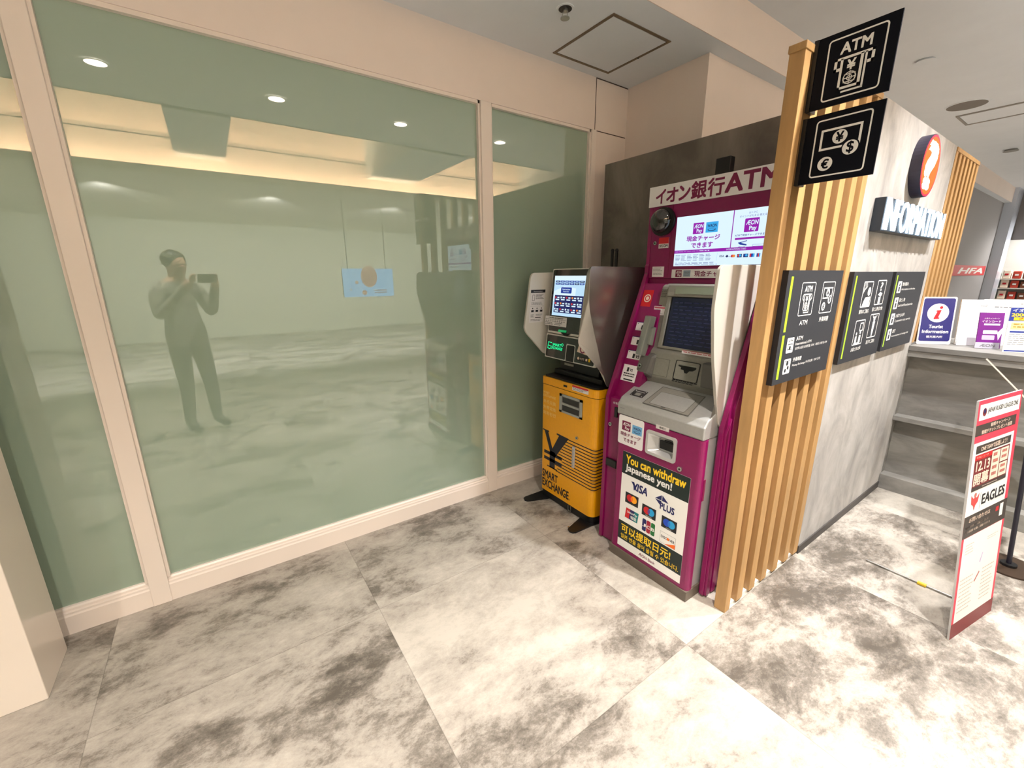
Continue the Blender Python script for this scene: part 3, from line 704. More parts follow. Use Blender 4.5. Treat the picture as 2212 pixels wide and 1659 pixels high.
sl_.box(FX - .002, FX + .001, y0, y1, z0, z1, CONSOLED); sl_.box(FX - .006, FX, y0 + .024, y1 - .024, z0 + .05, z0 + .062, SILVER); sl_.box(FX - .003, FX, y0 + .03, y1 - .03, z0 + .066, z0 + .095, DGREY); sl_.box(FX - .0045, FX, y0 + .03, y1 - .03, z0 + .016, z0 + .046, DGREY)
sl_.build('note_slot', ex)
a = Art((FX - .0022, 1.744, .829), W=.131, H=.030, **XN); a.board(.001, STICK, 4); a.rect(0, 0, 100, 34, RED); a.dashes(6, 42, 94, 94, 3, GREYINK); a.build('caution_label', ex)
G().box(FX - .003, FX, 1.79, 1.82, .803, .815, BLACK, .001).build('sensor_window', ex)
lock('key_lock', (FX, 1.690, .517), .009, ex)
G().box(FX - .010, FX, 1.702, 1.722, .318, .455, SILVERL, .002).box(FX - .013, FX - .009, 1.707, 1.717, .33, .44, SILVER, .001).build('door_handle', ex)
# tilted head
h0 = Vector((1.655, 0, .93)); hu = Vector((.056, 0, .56)).normalized(); hn_ = Vector((-hu.z, 0, hu.x))
def onh(z, y, d=0.): return h0 + hu * ((z - .93) / hu.z) + hn_ * d + Vector((0, y, 0))
def hA(z, y, w_, h_, d=.001, uw=100, uh=100): return Art(onh(z, y, d), (0, -1, 0), -hu, w_, h_, uw, uh)
hd = G()
hd.loft([tuple(onh(1.105, y)) for y in (1.585, 2.015)] + [tuple(onh(1.485, y)) for y in (2.015, 1.585)], [(1.80, 1.60, 1.10), (1.80, 2.0, 1.10), (1.80, 2.0, 1.47), (1.80, 1.60, 1.47)], WHITEP, .006)
hd.loft([tuple(onh(.955, y, .004)) for y in (1.585, 2.015)] + [tuple(onh(1.10, y, .004)) for y in (2.015, 1.585)], [(1.80, 1.60, .95), (1.80, 2.0, .95), (1.80, 2.0, 1.11), (1.80, 1.60, 1.11)], WHITEP, .005)
head = hd.build('head', ex)
SM = mat('smoked_panel', (34, 36, 34), .10, coat=.5)
a = hA(1.482, 2.008, .416, .368, .002, 416, 368); a.board(.004, SM, 20, WHITEP); a.frame(0, 0, 416, 368, 3, 18, WHITEP, 1)
a.text('Powered by', 250, 348, 6, GREYINK, 40)
a.build('display_panel', head)
L_ICE = lit('ice', (190, 226, 250), 1.0)
a = hA(1.444, 1.985, .27, .232, .0034, 270, 232); a.board(.001, L_ICE); a.rect(0, 0, 270, 26, L_WHITE, .5); a.poly([(0, 90), (90, 60), (190, 70), (190, 120), (0, 150)], L_WHITE, .5)
for k in range(6):
    for j in range(2): a.rr(12 + 41 * k, 28 + 13 * j, 49 + 41 * k, 38 + 13 * j, 3, L_BLUE if (k + j) % 5 else L_NAVY); a.rect(20 + 41 * k, 31 + 13 * j, 40 + 41 * k, 34 + 13 * j, L_ICE, 2)
a.rr(64, 66, 156, 100, 6, L_BLUE); a.text('Instruction', 110, 73, 8, L_WHITE, 64, 'c', .02); a.text('Please select', 110, 86, 7, L_WHITE, 50, 'c')
a.rect(14, 112, 258, 214, L_NAVY); a.rect(14, 145, 258, 146, L_BLUE, 2); a.rect(14, 180, 258, 181, L_BLUE, 2)
for r in range(3):
    for k in range(5): a.rect(18 + 48 * k, 120 + 34 * r, 30 + 48 * k, 130 + 34 * r, (L_RED, L_WHITE, L_RED, L_ORANGE, L_WHITE)[(r * 2 + k) % 5], 2); a.rect(38 + 48 * k, 122 + 34 * r, 56 + 48 * k, 129 + 34 * r, L_WHITE, 2); a.rect(24 + 48 * k, 134 + 34 * r, 56 + 48 * k, 141 + 34 * r, L_WHITE, 2)
a.build('touch_screen', head)
a = hA(1.206, 2.040, .196, .056, .0045, 196, 56); a.board(.001, STICK, 3); a.text('Notes accepted', 98, 4, 9, INKD, 130, 'c', .02); a.rect(2, 16, 194, 17, INKD)
for k in range(9): a.text('Y', 10 + 20 * k, 18, 9, INKD, 8); a.rect(8 + 20 * k, 28, 20 + 20 * k, 31, INKD)
a.dashes(4, 36, 80, 54, 2, GREYINK); a.dashes(90, 36, 160, 54, 2, GREYINK); a.build('notes_label', head)
# lower panel with notch
a = hA(1.098, 2.006, .418, .140, .0065, 418, 140)
pl = [(0, 8), (8, 0), (410, 0), (418, 8), (418, 130), (408, 140), (262, 140), (256, 132), (256, 50), (250, 44), (192, 44), (186, 50), (186, 132), (180, 140), (8, 140), (0, 130)]
a.board(.003, WHITEP, 4); a.poly(pl, SILVERL, 1); cx_, cy_ = 209, 70
a.poly([(4, 8), (10, 4), (408, 4), (414, 8), (414, 130), (406, 136), (264, 136), (260, 132), (260, 46), (254, 40), (188, 40), (182, 46), (182, 132), (178, 136), (10, 136), (4, 130)], SM, 2)
a.poly([(188, 140), (188, 52), (194, 46), (248, 46), (254, 52), (254, 140)], BLACK, 3)
a.text('SMART', 60, 50, 16, GLOWGREEN, 76, bold=.02, l=4, shear=.15); a.text('EXCHANGE', 44, 70, 16, GLOWGREEN, 106, bold=.02, l=4, shear=.15); a.line([(20, 48), (52, 50)], 4, GLOWGREEN, 4); a.line([(20, 68), (42, 70)], 4, GLOWGREEN, 4); a.line([(18, 86), (40, 88)], 4, GLOWGREEN, 4); a.line([(20, 48), (18, 86)], 4, GLOWGREEN, 4); a.circ(148, 52, 9, 3, GLOWGREEN, 4)
a.rect(276, 96, 400, 122, BLACK, 3); a.ell(292, 109, 8, CREAM, 4); a.text('NOTE', 306, 103, 12, CREAM, 34, l=4); a.rect(350, 103, 364, 116, CREAM, 4); a.rect(372, 100, 386, 118, YINK, 4)
a.poly([(288, 30), (388, 44), (400, 88), (276, 74)], CREAM, 3); a.ell(320, 56, 22, MAGDARK, 4); a.ell(320, 56, 14, CREAM, 5)
a.build('note_panel', head)
g = G(); g.loft([tuple(onh(1.128, y, .002)) for y in (1.84, 1.91)] + [tuple(onh(1.133, y, .002)) for y in (1.91, 1.84)], [tuple(onh(1.120, y, .006)) for y in (1.84, 1.91)] + [tuple(onh(1.124, y, .006)) for y in (1.91, 1.84)], mat('status_green', (20, 150, 90), .3, emit=.7))
g.build('status_light', head)
G().loft([tuple(onh(1.119, y, .0)) for y in (1.80, 1.88)] + [tuple(onh(1.103, y, .0)) for y in (1.85, 1.83)], [tuple(onh(1.117, y, .012)) for y in (1.80, 1.88)] + [tuple(onh(1.105, y, .012)) for y in (1.85, 1.83)], BLACK).build('scanner', head)
# flared white wings
def wing(name, outer, inner, yo, yi, m1):
    g = G(); g.loft([(p[0], yo, p[1]) for p in outer], [(p[0], yi, p[1]) for p in inner], m1, .001); return g.build(name, ex)
LW_i = roundpoly([(1.600, 1.462), (1.585, 1.44), (1.538, 1.135), (1.552, 1.105), (1.70, .955), (1.80, .95), (1.80, 1.465)], [.02, .015, .03, .03, .03, 0, 0])
LW_o = [(x_ + .01, z_ - .002) for x_, z_ in LW_i]
lw = wing('privacy_wing', LW_o, LW_i, 2.098, 2.070, WHITEP)
a = Art((1.586, 2.0692, 1.362), (1, 0, 0), (-.085, 0, -1), .112, .198, 112, 198); a.board(.0008, STICK); a.rect(0, 0, 112, 18, INKD); a.text('Recommendation', 56, 6, 6, STICK, 70, 'c')
a.frame(14, 30, 32, 66, 2, 2, INKD); a.dashes(40, 28, 106, 60, 5, INKD, fill=.4); a.dashes(10, 74, 106, 94, 3, GREYINK, fill=.4); a.rect(4, 98, 108, 99, GREYINK)
for k in range(3): a.ell(22 + 34 * k, 112, 4, INKD); a.rect(12 + 34 * k, 122, 32 + 34 * k, 134, INKD)
a.dashes(10, 148, 40, 168, 4, GREYINK); a.dashes(50, 148, 104, 160, 2, GREYINK); a.rect(46, 166, 90, 171, INKD); a.dashes(12, 178, 104, 192, 2, GREYINK); a.build('guide_sticker', lw)
RW_o = roundpoly([(1.552, 1.490), (1.542, 1.474), (1.541, 1.30), (1.655, .972), (1.702, .848), (2.02, .848), (2.03, 1.486)], [.02, .012, .06, .06, .02, .01, .02])
RW_i = roundpoly([(1.575, 1.488), (1.556, 1.455), (1.512, 1.128), (1.516, 1.098), (1.670, .965), (2.02, .95), (2.03, 1.484)], [.02, .012, .06, .06, .02, .01, .02])
wing('privacy_wing', RW_o, RW_i, 1.536, 1.574, BRUSH)
for y in (1.834, 1.868): G().cyl((2.06, y, 1.42), (2.06, y, 1.592), .009, BLACK).ball((2.06, y, 1.592), .011, BLACK).build('antenna', ex)
G().box(2.03, 2.09, 1.80, 1.88, 1.34, 1.43, BLACK, .004).box(1.80, 2.08, 1.62, 1.98, .95, 1.40, DGREY, .01).build('rear_housing', ex)
# ------------------------------------------------------------------ blade signs
def picto_atm(a, x, y, w_, h_, m, bg, l=1, name=True):
    """cash machine pictogram inside a rounded frame"""
    X = lambda t: x + w_ * t / 100; Y = lambda t: y + h_ * t / 100
    a.frame(x, y, x + w_, y + h_, w_ * .028, w_ * .07, m, l)
    if name: a.text('ATM', X(50), Y(11), h_ * .17, m, w_ * .52, 'c', .03, l + 1)
    def R(x0, y0, x1, y1, mm, ll): a.rect(X(x0), Y(y0), X(x1), Y(y1), mm, ll)
    for (x0, y0, x1, y1) in ((16, 34, 84, 38), (16, 34, 21, 55), (79, 34, 84, 55), (16, 50, 27, 55), (73, 50, 84, 55)): R(x0, y0, x1, y1, m, l + 1)
    for (x0, y0, x1, y1) in ((27, 36, 31.5, 86), (27, 82, 66, 86), (61, 36, 66, 86), (68.5, 36, 72, 90), (35, 89, 72, 92)): R(x0, y0, x1, y1, m, l + 1)
    a.text('¥', X(46.5), Y(41), h_ * .16, m, w_ * .14, 'c', .03, l + 1)
    a.circ(X(46.5), Y(70), w_ * .115, w_ * .02, m, l + 1); a.circ(X(46.5), Y(70), w_ * .05, w_ * .014, m, l + 1)
    for yy in (64, 70, 76): R(36.5, yy - .8, 56.5, yy + .8, m, l + 1)
    R(45.7, 59, 47.3, 81, m, l + 1)
def picto_fx(a, x, y, w_, h_, m, bg, l=1):
    X = lambda t: x + w_ * t / 100; Y = lambda t: y + h_ * t / 100
    a.frame(x, y, x + w_, y + h_, w_ * .028, w_ * .07, m, l)
    a.frame(X(12), Y(18), X(86), Y(54), w_ * .042, .01, m, l + 1)
    a.ell(X(48), Y(35), w_ * .135, m, l + 2); a.text('¥', X(48), Y(27), h_ * .16, bg, w_ * .13, 'c', .03, l + 3)
    a.ell(X(70), Y(57), w_ * .165, bg, l + 2); a.ell(X(70), Y(57), w_ * .14, m, l + 3); a.text('$', X(70), Y(47), h_ * .20, bg, w_ * .12, 'c', .02, l + 4)
    a.ell(X(28), Y(78), w_ * .14, m, l + 2); a.text('€', X(28), Y(70), h_ * .16, bg, w_ * .13, 'c', .03, l + 3)
def blade(z1, z0, label, fn, name):
    t = thing(name, label, 'blade sign', (1.703, .64, z0))
    a = Art((1.70, .733, z1), W=.215, H=z1 - z0, uw=107, uh=100, **XN); a.board(.006, SIGNB); fn(a, 20, 8, 74, 84, INK, SIGNB); a.build('sign_panel', t)
    G().box(1.697, 1.7445, .722, .7345, z0, z1, BLACK).build('bracket', t)
blade(2.166, 1.964, 'dark blade sign with ATM banknote pictogram, upper of the two on the slat post', picto_atm, 'cash_machine_sign')
blade(1.944, 1.741, 'dark blade sign with yen, dollar and euro coins, under the banknote sign', picto_fx, 'money_exchange_sign')

# ------------------------------------------------------------------ directory panels
a = Art((1.712, .713, 1.461), W=.510, H=.430, uw=510, uh=430, **YN); a.board(.021, SIGN, edge=INKD)
a.rect(28, 22, 46, 226, GREEN); a.rect(28, 238, 46, 410, GREEN)
picto_atm(a, 128, 44, 124, 128, INK, SIGN); picto_fx(a, 322, 44, 124, 128, INK, SIGN)
a.text('ATM', 190, 190, 18, INK, 70, 'c', .01); a.text('外貨両替', 384, 186, 20, INK, 92, 'c', .012)
a.rr(76, 252, 134, 312, 5, INK); a.text('ATM', 105, 260, 10, SIGN, 34, 'c', .02); a.frame(86, 276, 124, 300, 3, 1, SIGN, 2); a.ell(105, 292, 8, SIGN, 2)
a.text('ATM', 152, 252, 16, INK, 58, bold=.01); a.text('International ATM', 152, 276, 11, INK, 146); a.text('全世界のお客さま利用可能（ATM） 해외카드 사용가능 ATM', 152, 294, 12, INK, 312)
a.rr(76, 336, 134, 396, 5, INK); a.ell(105, 354, 9, SIGN, 2); a.ell(115, 372, 8, SIGN, 2); a.ell(94, 382, 8, SIGN, 2); a.rect(82, 344, 128, 346, SIGN, 2)
a.text('外貨両替', 152, 336, 17, INK, 76, bold=.012); a.text('Money Exchange 外币兑换  외화 환전', 152, 362, 13, INK, 270)
tag(a.build('directory_panel'), 'charcoal directory panel of cash machine and currency pictograms fixed on the oak slats', 'directory sign')
def figure(a, x, y, s, m, l=2):
    a.ell(x, y, s * .26, m, l); a.poly([(x - s * .34, y + s * .4), (x + s * .34, y + s * .4), (x + s * .42, y + s * 1.5), (x - s * .42, y + s * 1.5)], m, l)
a = Art((2.362, .716, 1.456), W=.540, H=.424, uw=540, uh=424, **YN); a.board(.018, SIGN, edge=INKD)
a.rect(30, 18, 46, 400, GREEN)
for (x, y) in ((150, 44), (340, 40), (140, 226), (330, 206)): a.frame(x, y, x + 128, y + 122, 5, 8, INK)
a.ell(238, 92, 20, INK); a.poly([(196, 120), (262, 116), (266, 160), (170, 160), (180, 140)], INK, 2)
for k in range(3): a.line([(160 + 15 * k, 52), (164 + 18 * k, 74 - 3 * k), (158 + 8 * k, 98 - 8 * k)], 5, INK, 2)
a.text('?', 404, 52, 40, INK, 28, 'c', .02); a.poly([(372, 112), (400, 98), (436, 106), (420, 122)], INK); a.rr(388, 122, 420, 156, 6, INK)
a.frame(206, 240, 250, 282, 6, 2, INK, 2); figure(a, 176, 292, 30, INK); figure(a, 226, 288, 34, INK); a.rect(158, 336, 232, 342, INK, 2)
a.ell(396, 232, 14, INK); a.poly([(380, 246), (414, 246), (408, 300), (400, 322), (390, 322), (384, 300)], INK); a.line([(376, 226), (366, 216)], 5, INK, 2); a.line([(414, 226), (424, 216)], 5, INK, 2)
a.text('館内のご案内', 214, 176, 20, INK, 128, 'c', .012); a.text('落とし物·忘れ物', 404, 172, 20, INK, 150, 'c', .012)
a.text('お客さまの声', 204, 358, 20, INK, 128, 'c', .012); a.text('迷子のご案内', 396, 338, 20, INK, 122, 'c', .012)
tag(a.build('directory_panel'), 'charcoal directory panel with four framed pictograms screwed to the concrete wall', 'directory sign')
a = Art((2.955, .716, 1.456), W=.550, H=.424, uw=550, uh=424, **YN); a.board(.018, SIGN, edge=INKD)
a.rect(28, 18, 44, 400, GREEN)
for k, (jp, en) in enumerate((('館内案内', 'Information on the shop'), ('落とし物', 'Lost and found service'), ('お客さまの声', 'Customers voice service'), ('迷子', 'Announcement of missing child'))):
    y = 50 + 86 * k; a.rr(70, y, 134, y + 62, 5, INK); a.ell(102, y + 18, 9, SIGN, 2); a.rr(90, y + 30, 114, y + 54, 3, SIGN, 2)
    a.text(jp, 150, y + 6, 20, INK, 26 * len(jp), bold=.01); a.text(en, 150, y + 38, 14, INK, 250 + 20 * k)
tag(a.build('directory_panel'), 'charcoal directory panel of small icons with text lines, next to the slatted counter corner', 'directory sign')

# ------------------------------------------------------------------ illuminated signs on the concrete wall
t = thing('question_sign', 'round illuminated orange sign with white question mark on concrete wall', 'lit sign', (3.02, .71, 1.82))
G().cyl((3.02, .735, 1.962), (3.02, .690, 1.962), .142, mat('sign_can_dark', (44, 40, 58), .45), seg=48).build('housing', t)
ORG = mat('lit_orange', (255, 74, 20), .4, emit=1.0); LW = mat('lit_white', (255, 244, 232), .4, emit=3.2); RIM = mat('lit_red_rim', (255, 30, 60), .4, emit=1.4)
a = Art((2.882, .6892, 2.100), W=.276, H=.276, **YN); a.ell(50, 50, 50, RIM, 0); a.ell(50, 50, 47, ORG, 1); 
a.text('?', 50, 14, 72, LW, 46, 'c', .045); a.build('lit_face', t)
t = thing('information_sign', 'white illuminated block letters in a dark box on concrete wall', 'lit sign', (3.02, .71, 1.632))
BOXD = mat('sign_box_dark', (30, 36, 44), .4)
G().box(2.50, 3.53, .694, .735, 1.634, 1.776, BOXD, .002).build('housing', t)
lm = G(); vs, fs, x0, x1, y0, y1 = glyphs('INFORMATION', .0)
COOL = mat('lit_cool_white', (200, 228, 255), .4, emit=2.4)
b = bmesh.new(); kx, kz = 1.005 / (x1 - x0), .138 / (y1 - y0)
vv = [b.verts.new((2.512 + (x - x0) * kx, .6935, 1.638 + (y - y0) * kz)) for x, y in vs]
for f in fs:
    try: b.faces.new([vv[i] for i in f])
    except ValueError: pass
r = bmesh.ops.extrude_face_region(b, geom=b.faces[:]); 
for v in r['geom']:
    if isinstance(v, bmesh.types.BMVert): v.co.y -= .006
lm.merge(b, COOL); lm.build('lettering', t)

# ------------------------------------------------------------------ things on the counter
def stand(name, label, cat, p0, p1, z0, h_, lean, uw, uh, t_=.004):
    """panel standing from p0 to p1 on its foot, leaning back"""
    u = Vector((p1[0] - p0[0], p1[1] - p0[1], 0)); W = u.length; u.normalize(); up = Vector((0, 0, 1))
    back = u.cross(Vector((0, 0, -1))); back = -u.cross(up) if back.dot(Vector((1, .0, 0))) < 0 else u.cross(Vector((0, 0, -1)))
    v = -(up * math.cos(lean) + back * math.sin(lean))
    o = Vector((p0[0], p0[1], z0 + t_ * math.sin(lean) + .001)) - v * h_
    return Art(o, u, v, W, h_, uw, uh), back
t = thing('tourist_sign', 'navy tourist information sign with white disc and red i on the counter', 'sign', (3.79, .655, 1.0))
a, bk = stand('s', '', '', (3.715, .725), (3.845, .590), 1.0, .300, .10, 190, 300)
a.board(.004, STICK, 10); a.rr(8, 8, 182, 280, 12, mat('deep_blue_ink', (34, 34, 104), .5)); a.ell(95, 100, 60, INK, 2); a.ell(109, 66, 9, RED, 3)
a.poly([(86, 84), (112, 82), (99, 128), (107, 130), (105, 137), (76, 140), (74, 134), (90, 92), (82, 92)], RED, 3)
a.text('Tourist', 95, 176, 20, INK, 78, 'c', .03); a.text('Information', 95, 208, 20, INK, 146, 'c', .03); a.text('観光案内所', 95, 244, 15, INK, 90, 'c', .01)
a.build('sign_panel', t)
p = Vector((3.78, .657, 1.0)) + bk * .012
G().loft([tuple(p + bk * .0 + Vector((-.02, .02, .003))), tuple(p + Vector((.02, -.02, .003))), tuple(p + bk * .09 + Vector((.02, -.02, .003))), tuple(p + bk * .09 + Vector((-.02, .02, .003)))], [tuple(p + bk * .02 + Vector((-.02, .02, .18))), tuple(p + bk * .02 + Vector((.02, -.02, .18))), tuple(p + bk * .024 + Vector((.02, -.02, .18))), tuple(p + bk * .024 + Vector((-.02, .02, .18)))], STICK).build('rear_strut', t)
t = thing('leaflet_holder', 'clear holder of white leaflets between the tourist sign and the purple brochure stand', 'leaflet holder', (3.93, .50, 1.0))
a, bk = stand('s', '', '', (3.885, .575), (3.975, .445), 1.0, .285, .14, 150, 285); a.board(.012, PAPER); a.text('Sightseeing', 60, 24, 7, GREYINK, 60); a.dashes(20, 60, 130, 200, 8, mat('faint_ink', (206, 204, 206), .6), fill=.25); a.text('MAP', 92, 34, 12, GREYINK, 30); a.build('leaflet', t)
a, bk = stand('s', '', '', (3.86, .565), (3.965, .425), 1.0, .05, .14, 150, 50); a.board(.003, mat('clear_acrylic', (232, 232, 236), .1)); a.build('holder', t)
t = thing('leaflet_holder', 'white sheet with two printed lines standing behind the purple brochure stand', 'leaflet holder', (4.04, .43, 1.0))
a, bk = stand('s', '', '', (4.0, .50), (4.11, .30), 1.0, .285, .12, 200, 285); a.board(.004, PAPER); a.text('観光パンフレットのご案内', 20, 20, 12, GREYINK, 150); a.dashes(20, 44, 190, 56, 1, GREYINK); a.build('leaflet', t)
a, bk = stand('s', '', '', (3.985, .49), (4.095, .29), 1.0, .05, .12, 200, 50); a.board(.003, MATS['clear_acrylic']); a.build('holder', t)
t = thing('brochure_stand', 'acrylic stand holding a purple card leaflet on the counter', 'brochure stand', (3.82, .42, 1.0))
a, bk = stand('s', '', '', (3.795, .470), (3.865, .378), 1.0, .215, .16, 120, 215); PUR = mat('purple_print', (110, 24, 124), .5)
a.board(.006, PUR); a.text('入会キャンペーン', 60, 30, 9, INK, 74, 'c'); a.text('イオンカード', 60, 46, 13, INK, 92, 'c', .01); a.rect(26, 66, 104, 76, INK); a.rr(26, 106, 96, 128, 4, INK); a.rr(24, 136, 86, 164, 4, mat('lilac_print', (196, 176, 214), .5)); a.poly([(96, 120), (120, 88), (120, 120), (104, 166)], INK); a.dashes(10, 184, 60, 204, 3, INK); a.rr(74, 186, 104, 210, 5, INK); a.build('leaflet', t)
a, bk = stand('s', '', '', (3.785, .472), (3.852, .380), 1.0, .036, .16, 120, 36); a.board(.004, mat('stand_lilac', (186, 182, 196), .3)); a.text('ÆON', 60, 10, 16, GREYINK, 74, 'c', .02, shear=.1); a.build('holder', t)
t = thing('price_poster', 'white upright poster with blue and yellow headline on the counter at the frame edge', 'poster', (3.73, .30, 1.0))
a, bk = stand('s', '', '', (3.722, .352), (3.86, .17), 1.0, .262, .09, 220, 262); a.board(.004, PAPER); a.rect(0, 8, 220, 84, mat('royal_ink', (28, 50, 140), .5)); a.text('イオンカード', 10, 14, 18, INK, 150, bold=.02); a.text('2000ポイント', 8, 36, 22, YINK, 190, bold=.03); a.rect(20, 62, 200, 80, YINK, 2); a.text('プレゼント', 40, 64, 13, RED, 110, bold=.02, l=3)
a.rect(14, 92, 200, 132, mat('pale_yellow_print', (250, 226, 150), .5)); a.dashes(24, 98, 190, 128, 2, mat('tan_ink', (190, 150, 60), .5)); a.rect(14, 140, 200, 150, MATS['royal_ink']); a.dashes(14, 158, 190, 226, 6, GREYINK, fill=.25); a.rect(6, 250, 214, 258, MATS['royal_ink']); a.build('poster_sheet', t)
p = Vector((3.79, .26, 1.0)) + bk * .01
G().loft([tuple(p), tuple(p + Vector((.02, -.03, 0))), tuple(p + bk * .08 + Vector((.02, -.03, 0))), tuple(p + bk * .08)], [tuple(p + bk * .018 + Vector((0, 0, .18))), tuple(p + bk * .018 + Vector((.02, -.03, .18))), tuple(p + bk * .022 + Vector((.02, -.03, .18))), tuple(p + bk * .022 + Vector((0, 0, .18)))], PAPER).build('rear_strut', t)

# ------------------------------------------------------------------ free-standing league poster
t = thing('poster_stand', 'tall red and white rugby league poster board leaning on the floor before the counter', 'poster stand', (2.44, .10, 0))
u = Vector((2.625 - 2.258, .065 - .133, 0)); W = u.length; u.normalize(); v = -Vector((-.003, .100, .99)).normalized()
a = Art((2.252, .232, .992), u, v, W, .997, 373, 997)
PK, DB = mat('league_red', (226, 60, 84), .5), mat('league_dark', (62, 54, 50), .5)
MRN = mat('league_maroon', (120, 40, 44), .5)
a.board(.007, PK, edge=SILVERL)
a.rect(0, 930, 373, 997, MRN); a.rect(14, 17, 359, 78, PAPER)
a.ell(54, 48, 16, MRN, 2); a.ell(54, 44, 9, NAVY, 3); a.text('JAPAN RUGBY LEAGUE ONE', 80, 36, 24, INKD, 262, bold=.02)
a.rect(0, 95, 345, 138, DB); a.text('観戦キャンペーン', 120, 99, 15, CREAM, 170, bold=.015); a.text('観戦チケットプレゼント抽選', 50, 119, 16, CREAM, 260, bold=.015)
a.rect(0, 165, 345, 462, PAPER); a.rect(24, 178, 322, 210, DB, 2); a.text('ONE TEAMで応援しよう！', 64, 184, 20, CREAM, 226, bold=.02, l=3)
a.rect(24, 216, 322, 362, MRN, 2); a.rect(24, 216, 166, 236, RED, 3); a.text('ラグビーリーグ', 34, 221, 9, CREAM, 100, l=4); a.rect(24, 346, 322, 362, DB, 3)
a.text('12.13', 40, 244, 38, CREAM, 112, bold=.03, l=4); a.text('開幕', 32, 292, 48, CREAM, 122, bold=.03, l=4)
for k in range(2):
    for j in range(2):
        x = 166 + 76 * k; hh = 62
        if k or not j: a.rect(x, 222 + hh * j, x + 70, 222 + hh * (j + 2 - k) - 5, CREAM, 4); a.dashes(x + 12, 230 + hh * j, x + 58, 222 + hh * (j + 2 - k) - 8, 4 - 2 * k, mat('rose_ink', (186, 110, 100), .6), 5)
a.text('www.league-one.jp', 110, 350, 8, CREAM, 130, l=4)
a.text('EAGLES', 128, 392, 42, INKD, 200, bold=.03, l=3); a.rect(112, 380, 114, 450, GREYINK, 2)
a.poly([(32, 378), (52, 394), (66, 390), (80, 394), (100, 378), (92, 414), (74, 426), (66, 446), (58, 426), (38, 414)], mat('emblem_red', (206, 70, 70), .5), 3); a.ell(66, 382, 10, MATS['rose_ink'], 3)
a.rect(0, 462, 373, 555, DB, 1); a.text('お問い合わせは', 40, 474, 20, CREAM, 180, bold=.01); a.dashes(20, 508, 250, 546, 2, CREAM); a.rect(310, 474, 340, 530, PAPER, 2); a.rect(272, 480, 298, 500, RED, 2)
a.rect(16, 556, 352, 930, PAPER, 2); a.dashes(40, 590, 110, 640, 4, mat('faint_print', (206, 196, 186), .6), 3, .3); a.dashes(30, 740, 150, 900, 9, MATS['faint_print'], 3, .3); a.dashes(220, 740, 330, 900, 9, MATS['faint_print'], 3, .3); a.dashes(230, 600, 330, 620, 2, MATS['faint_print'], 3, .3)
a.poly([(180, 700), (200, 660), (206, 664), (190, 704)], MATS['lilac_print'], 3); a.poly([(150, 780), (190, 742), (196, 750), (160, 784)], MATS['rose_ink'], 3)
a.build('board', t)

ft = G(); ft.cyl((2.588, .50, .006), (2.584, .12, .006), .004, STEEL); ft.build('foot_rod', t)
G().cyl((2.5835, .30, .006), (2.5830, .268, .006), .009, mat('yellow_tape', (222, 190, 40), .5)).build('tape', t)

# ------------------------------------------------------------------ notice pole behind the poster
t = thing('notice_pole', 'black pole on a dark round foot carrying a pale tilted notice behind the poster board', 'notice stand', (3.12, .07, 0))
G().cyl((3.12, .07, 0), (3.12, .07, .008), .115, mat('cast_bronze', (66, 52, 42), .35, metal=.4), seg=48).cyl((3.12, .07, .008), (3.12, .07, .02), .03, BLACK).build('base', t)
G().cyl((3.12, .07, .015), (3.155, .15, .88), .0095, mat('navy_black_pole', (22, 20, 34), .35)).build('pole', t)
A_, B_ = Vector((3.128, .342, 1.030)), Vector((3.150, .080, .748)); vw = (A_ - Vector((0, 0, 1.45))).normalized() * .21
nn = (B_ - A_).cross(vw).normalized() * .006
G().loft([tuple(A_), tuple(B_), tuple(B_ + vw), tuple(A_ + vw)], [tuple(A_ + nn), tuple(B_ + nn), tuple(B_ + vw + nn), tuple(A_ + vw + nn)], mat('notice_frame', (226, 206, 190), .5)).build('notice_plate', t)

# ------------------------------------------------------------------ ceiling fittings
t = thing('ceiling_hatch', 'square access hatch with bronze edge in the low ceiling above the glass', 'ceiling hatch', (2.04, 1.94, ZL - .004))
BRZ = mat('hatch_edge', (116, 98, 76), .5)
f = G()
for (x0, x1, y0, y1) in ((1.81, 2.268, 1.712, 1.727), (1.81, 2.268, 2.156, 2.171), (1.81, 1.825, 1.727, 2.156), (2.253, 2.268, 1.727, 2.156)): f.box(x0, x1, y0, y1, ZL - .004, ZL + .001, BRZ)
f.build('hatch_frame', t); G().box(1.829, 2.249, 1.731, 2.152, ZL - .003, ZL + .001, CEIL).build('hatch_panel', t)
G().cyl((2.262, 1.93, ZL - .006), (2.262, 1.93, ZL - .002), .005, BLACK).build('latch', t)
t = thing('sprinkler', 'recessed fire sprinkler head in the low ceiling next to the hatch', 'sprinkler', (1.591, 1.82, ZL - .04))
G().cyl((1.591, 1.82, ZL - .003), (1.591, 1.82, ZL), .042, CEIL).cyl((1.591, 1.82, ZL - .004), (1.591, 1.82, ZL - .002), .032, BLACK).build('cup', t)
s_ = G(); s_.cyl((1.591, 1.82, ZL - .014), (1.591, 1.82, ZL), .013, STEEL); s_.cyl((1.591, 1.82, ZL - .042), (1.591, 1.82, ZL - .038), .022, STEEL)
for k in (-1, 1): s_.cyl((1.591 + .012 * k, 1.82, ZL - .012), (1.591 + .018 * k, 1.82, ZL - .04), .0025, STEEL)
s_.build('deflector', t)
EM = mat('lamp_disc', (255, 236, 210), .5, emit=28)
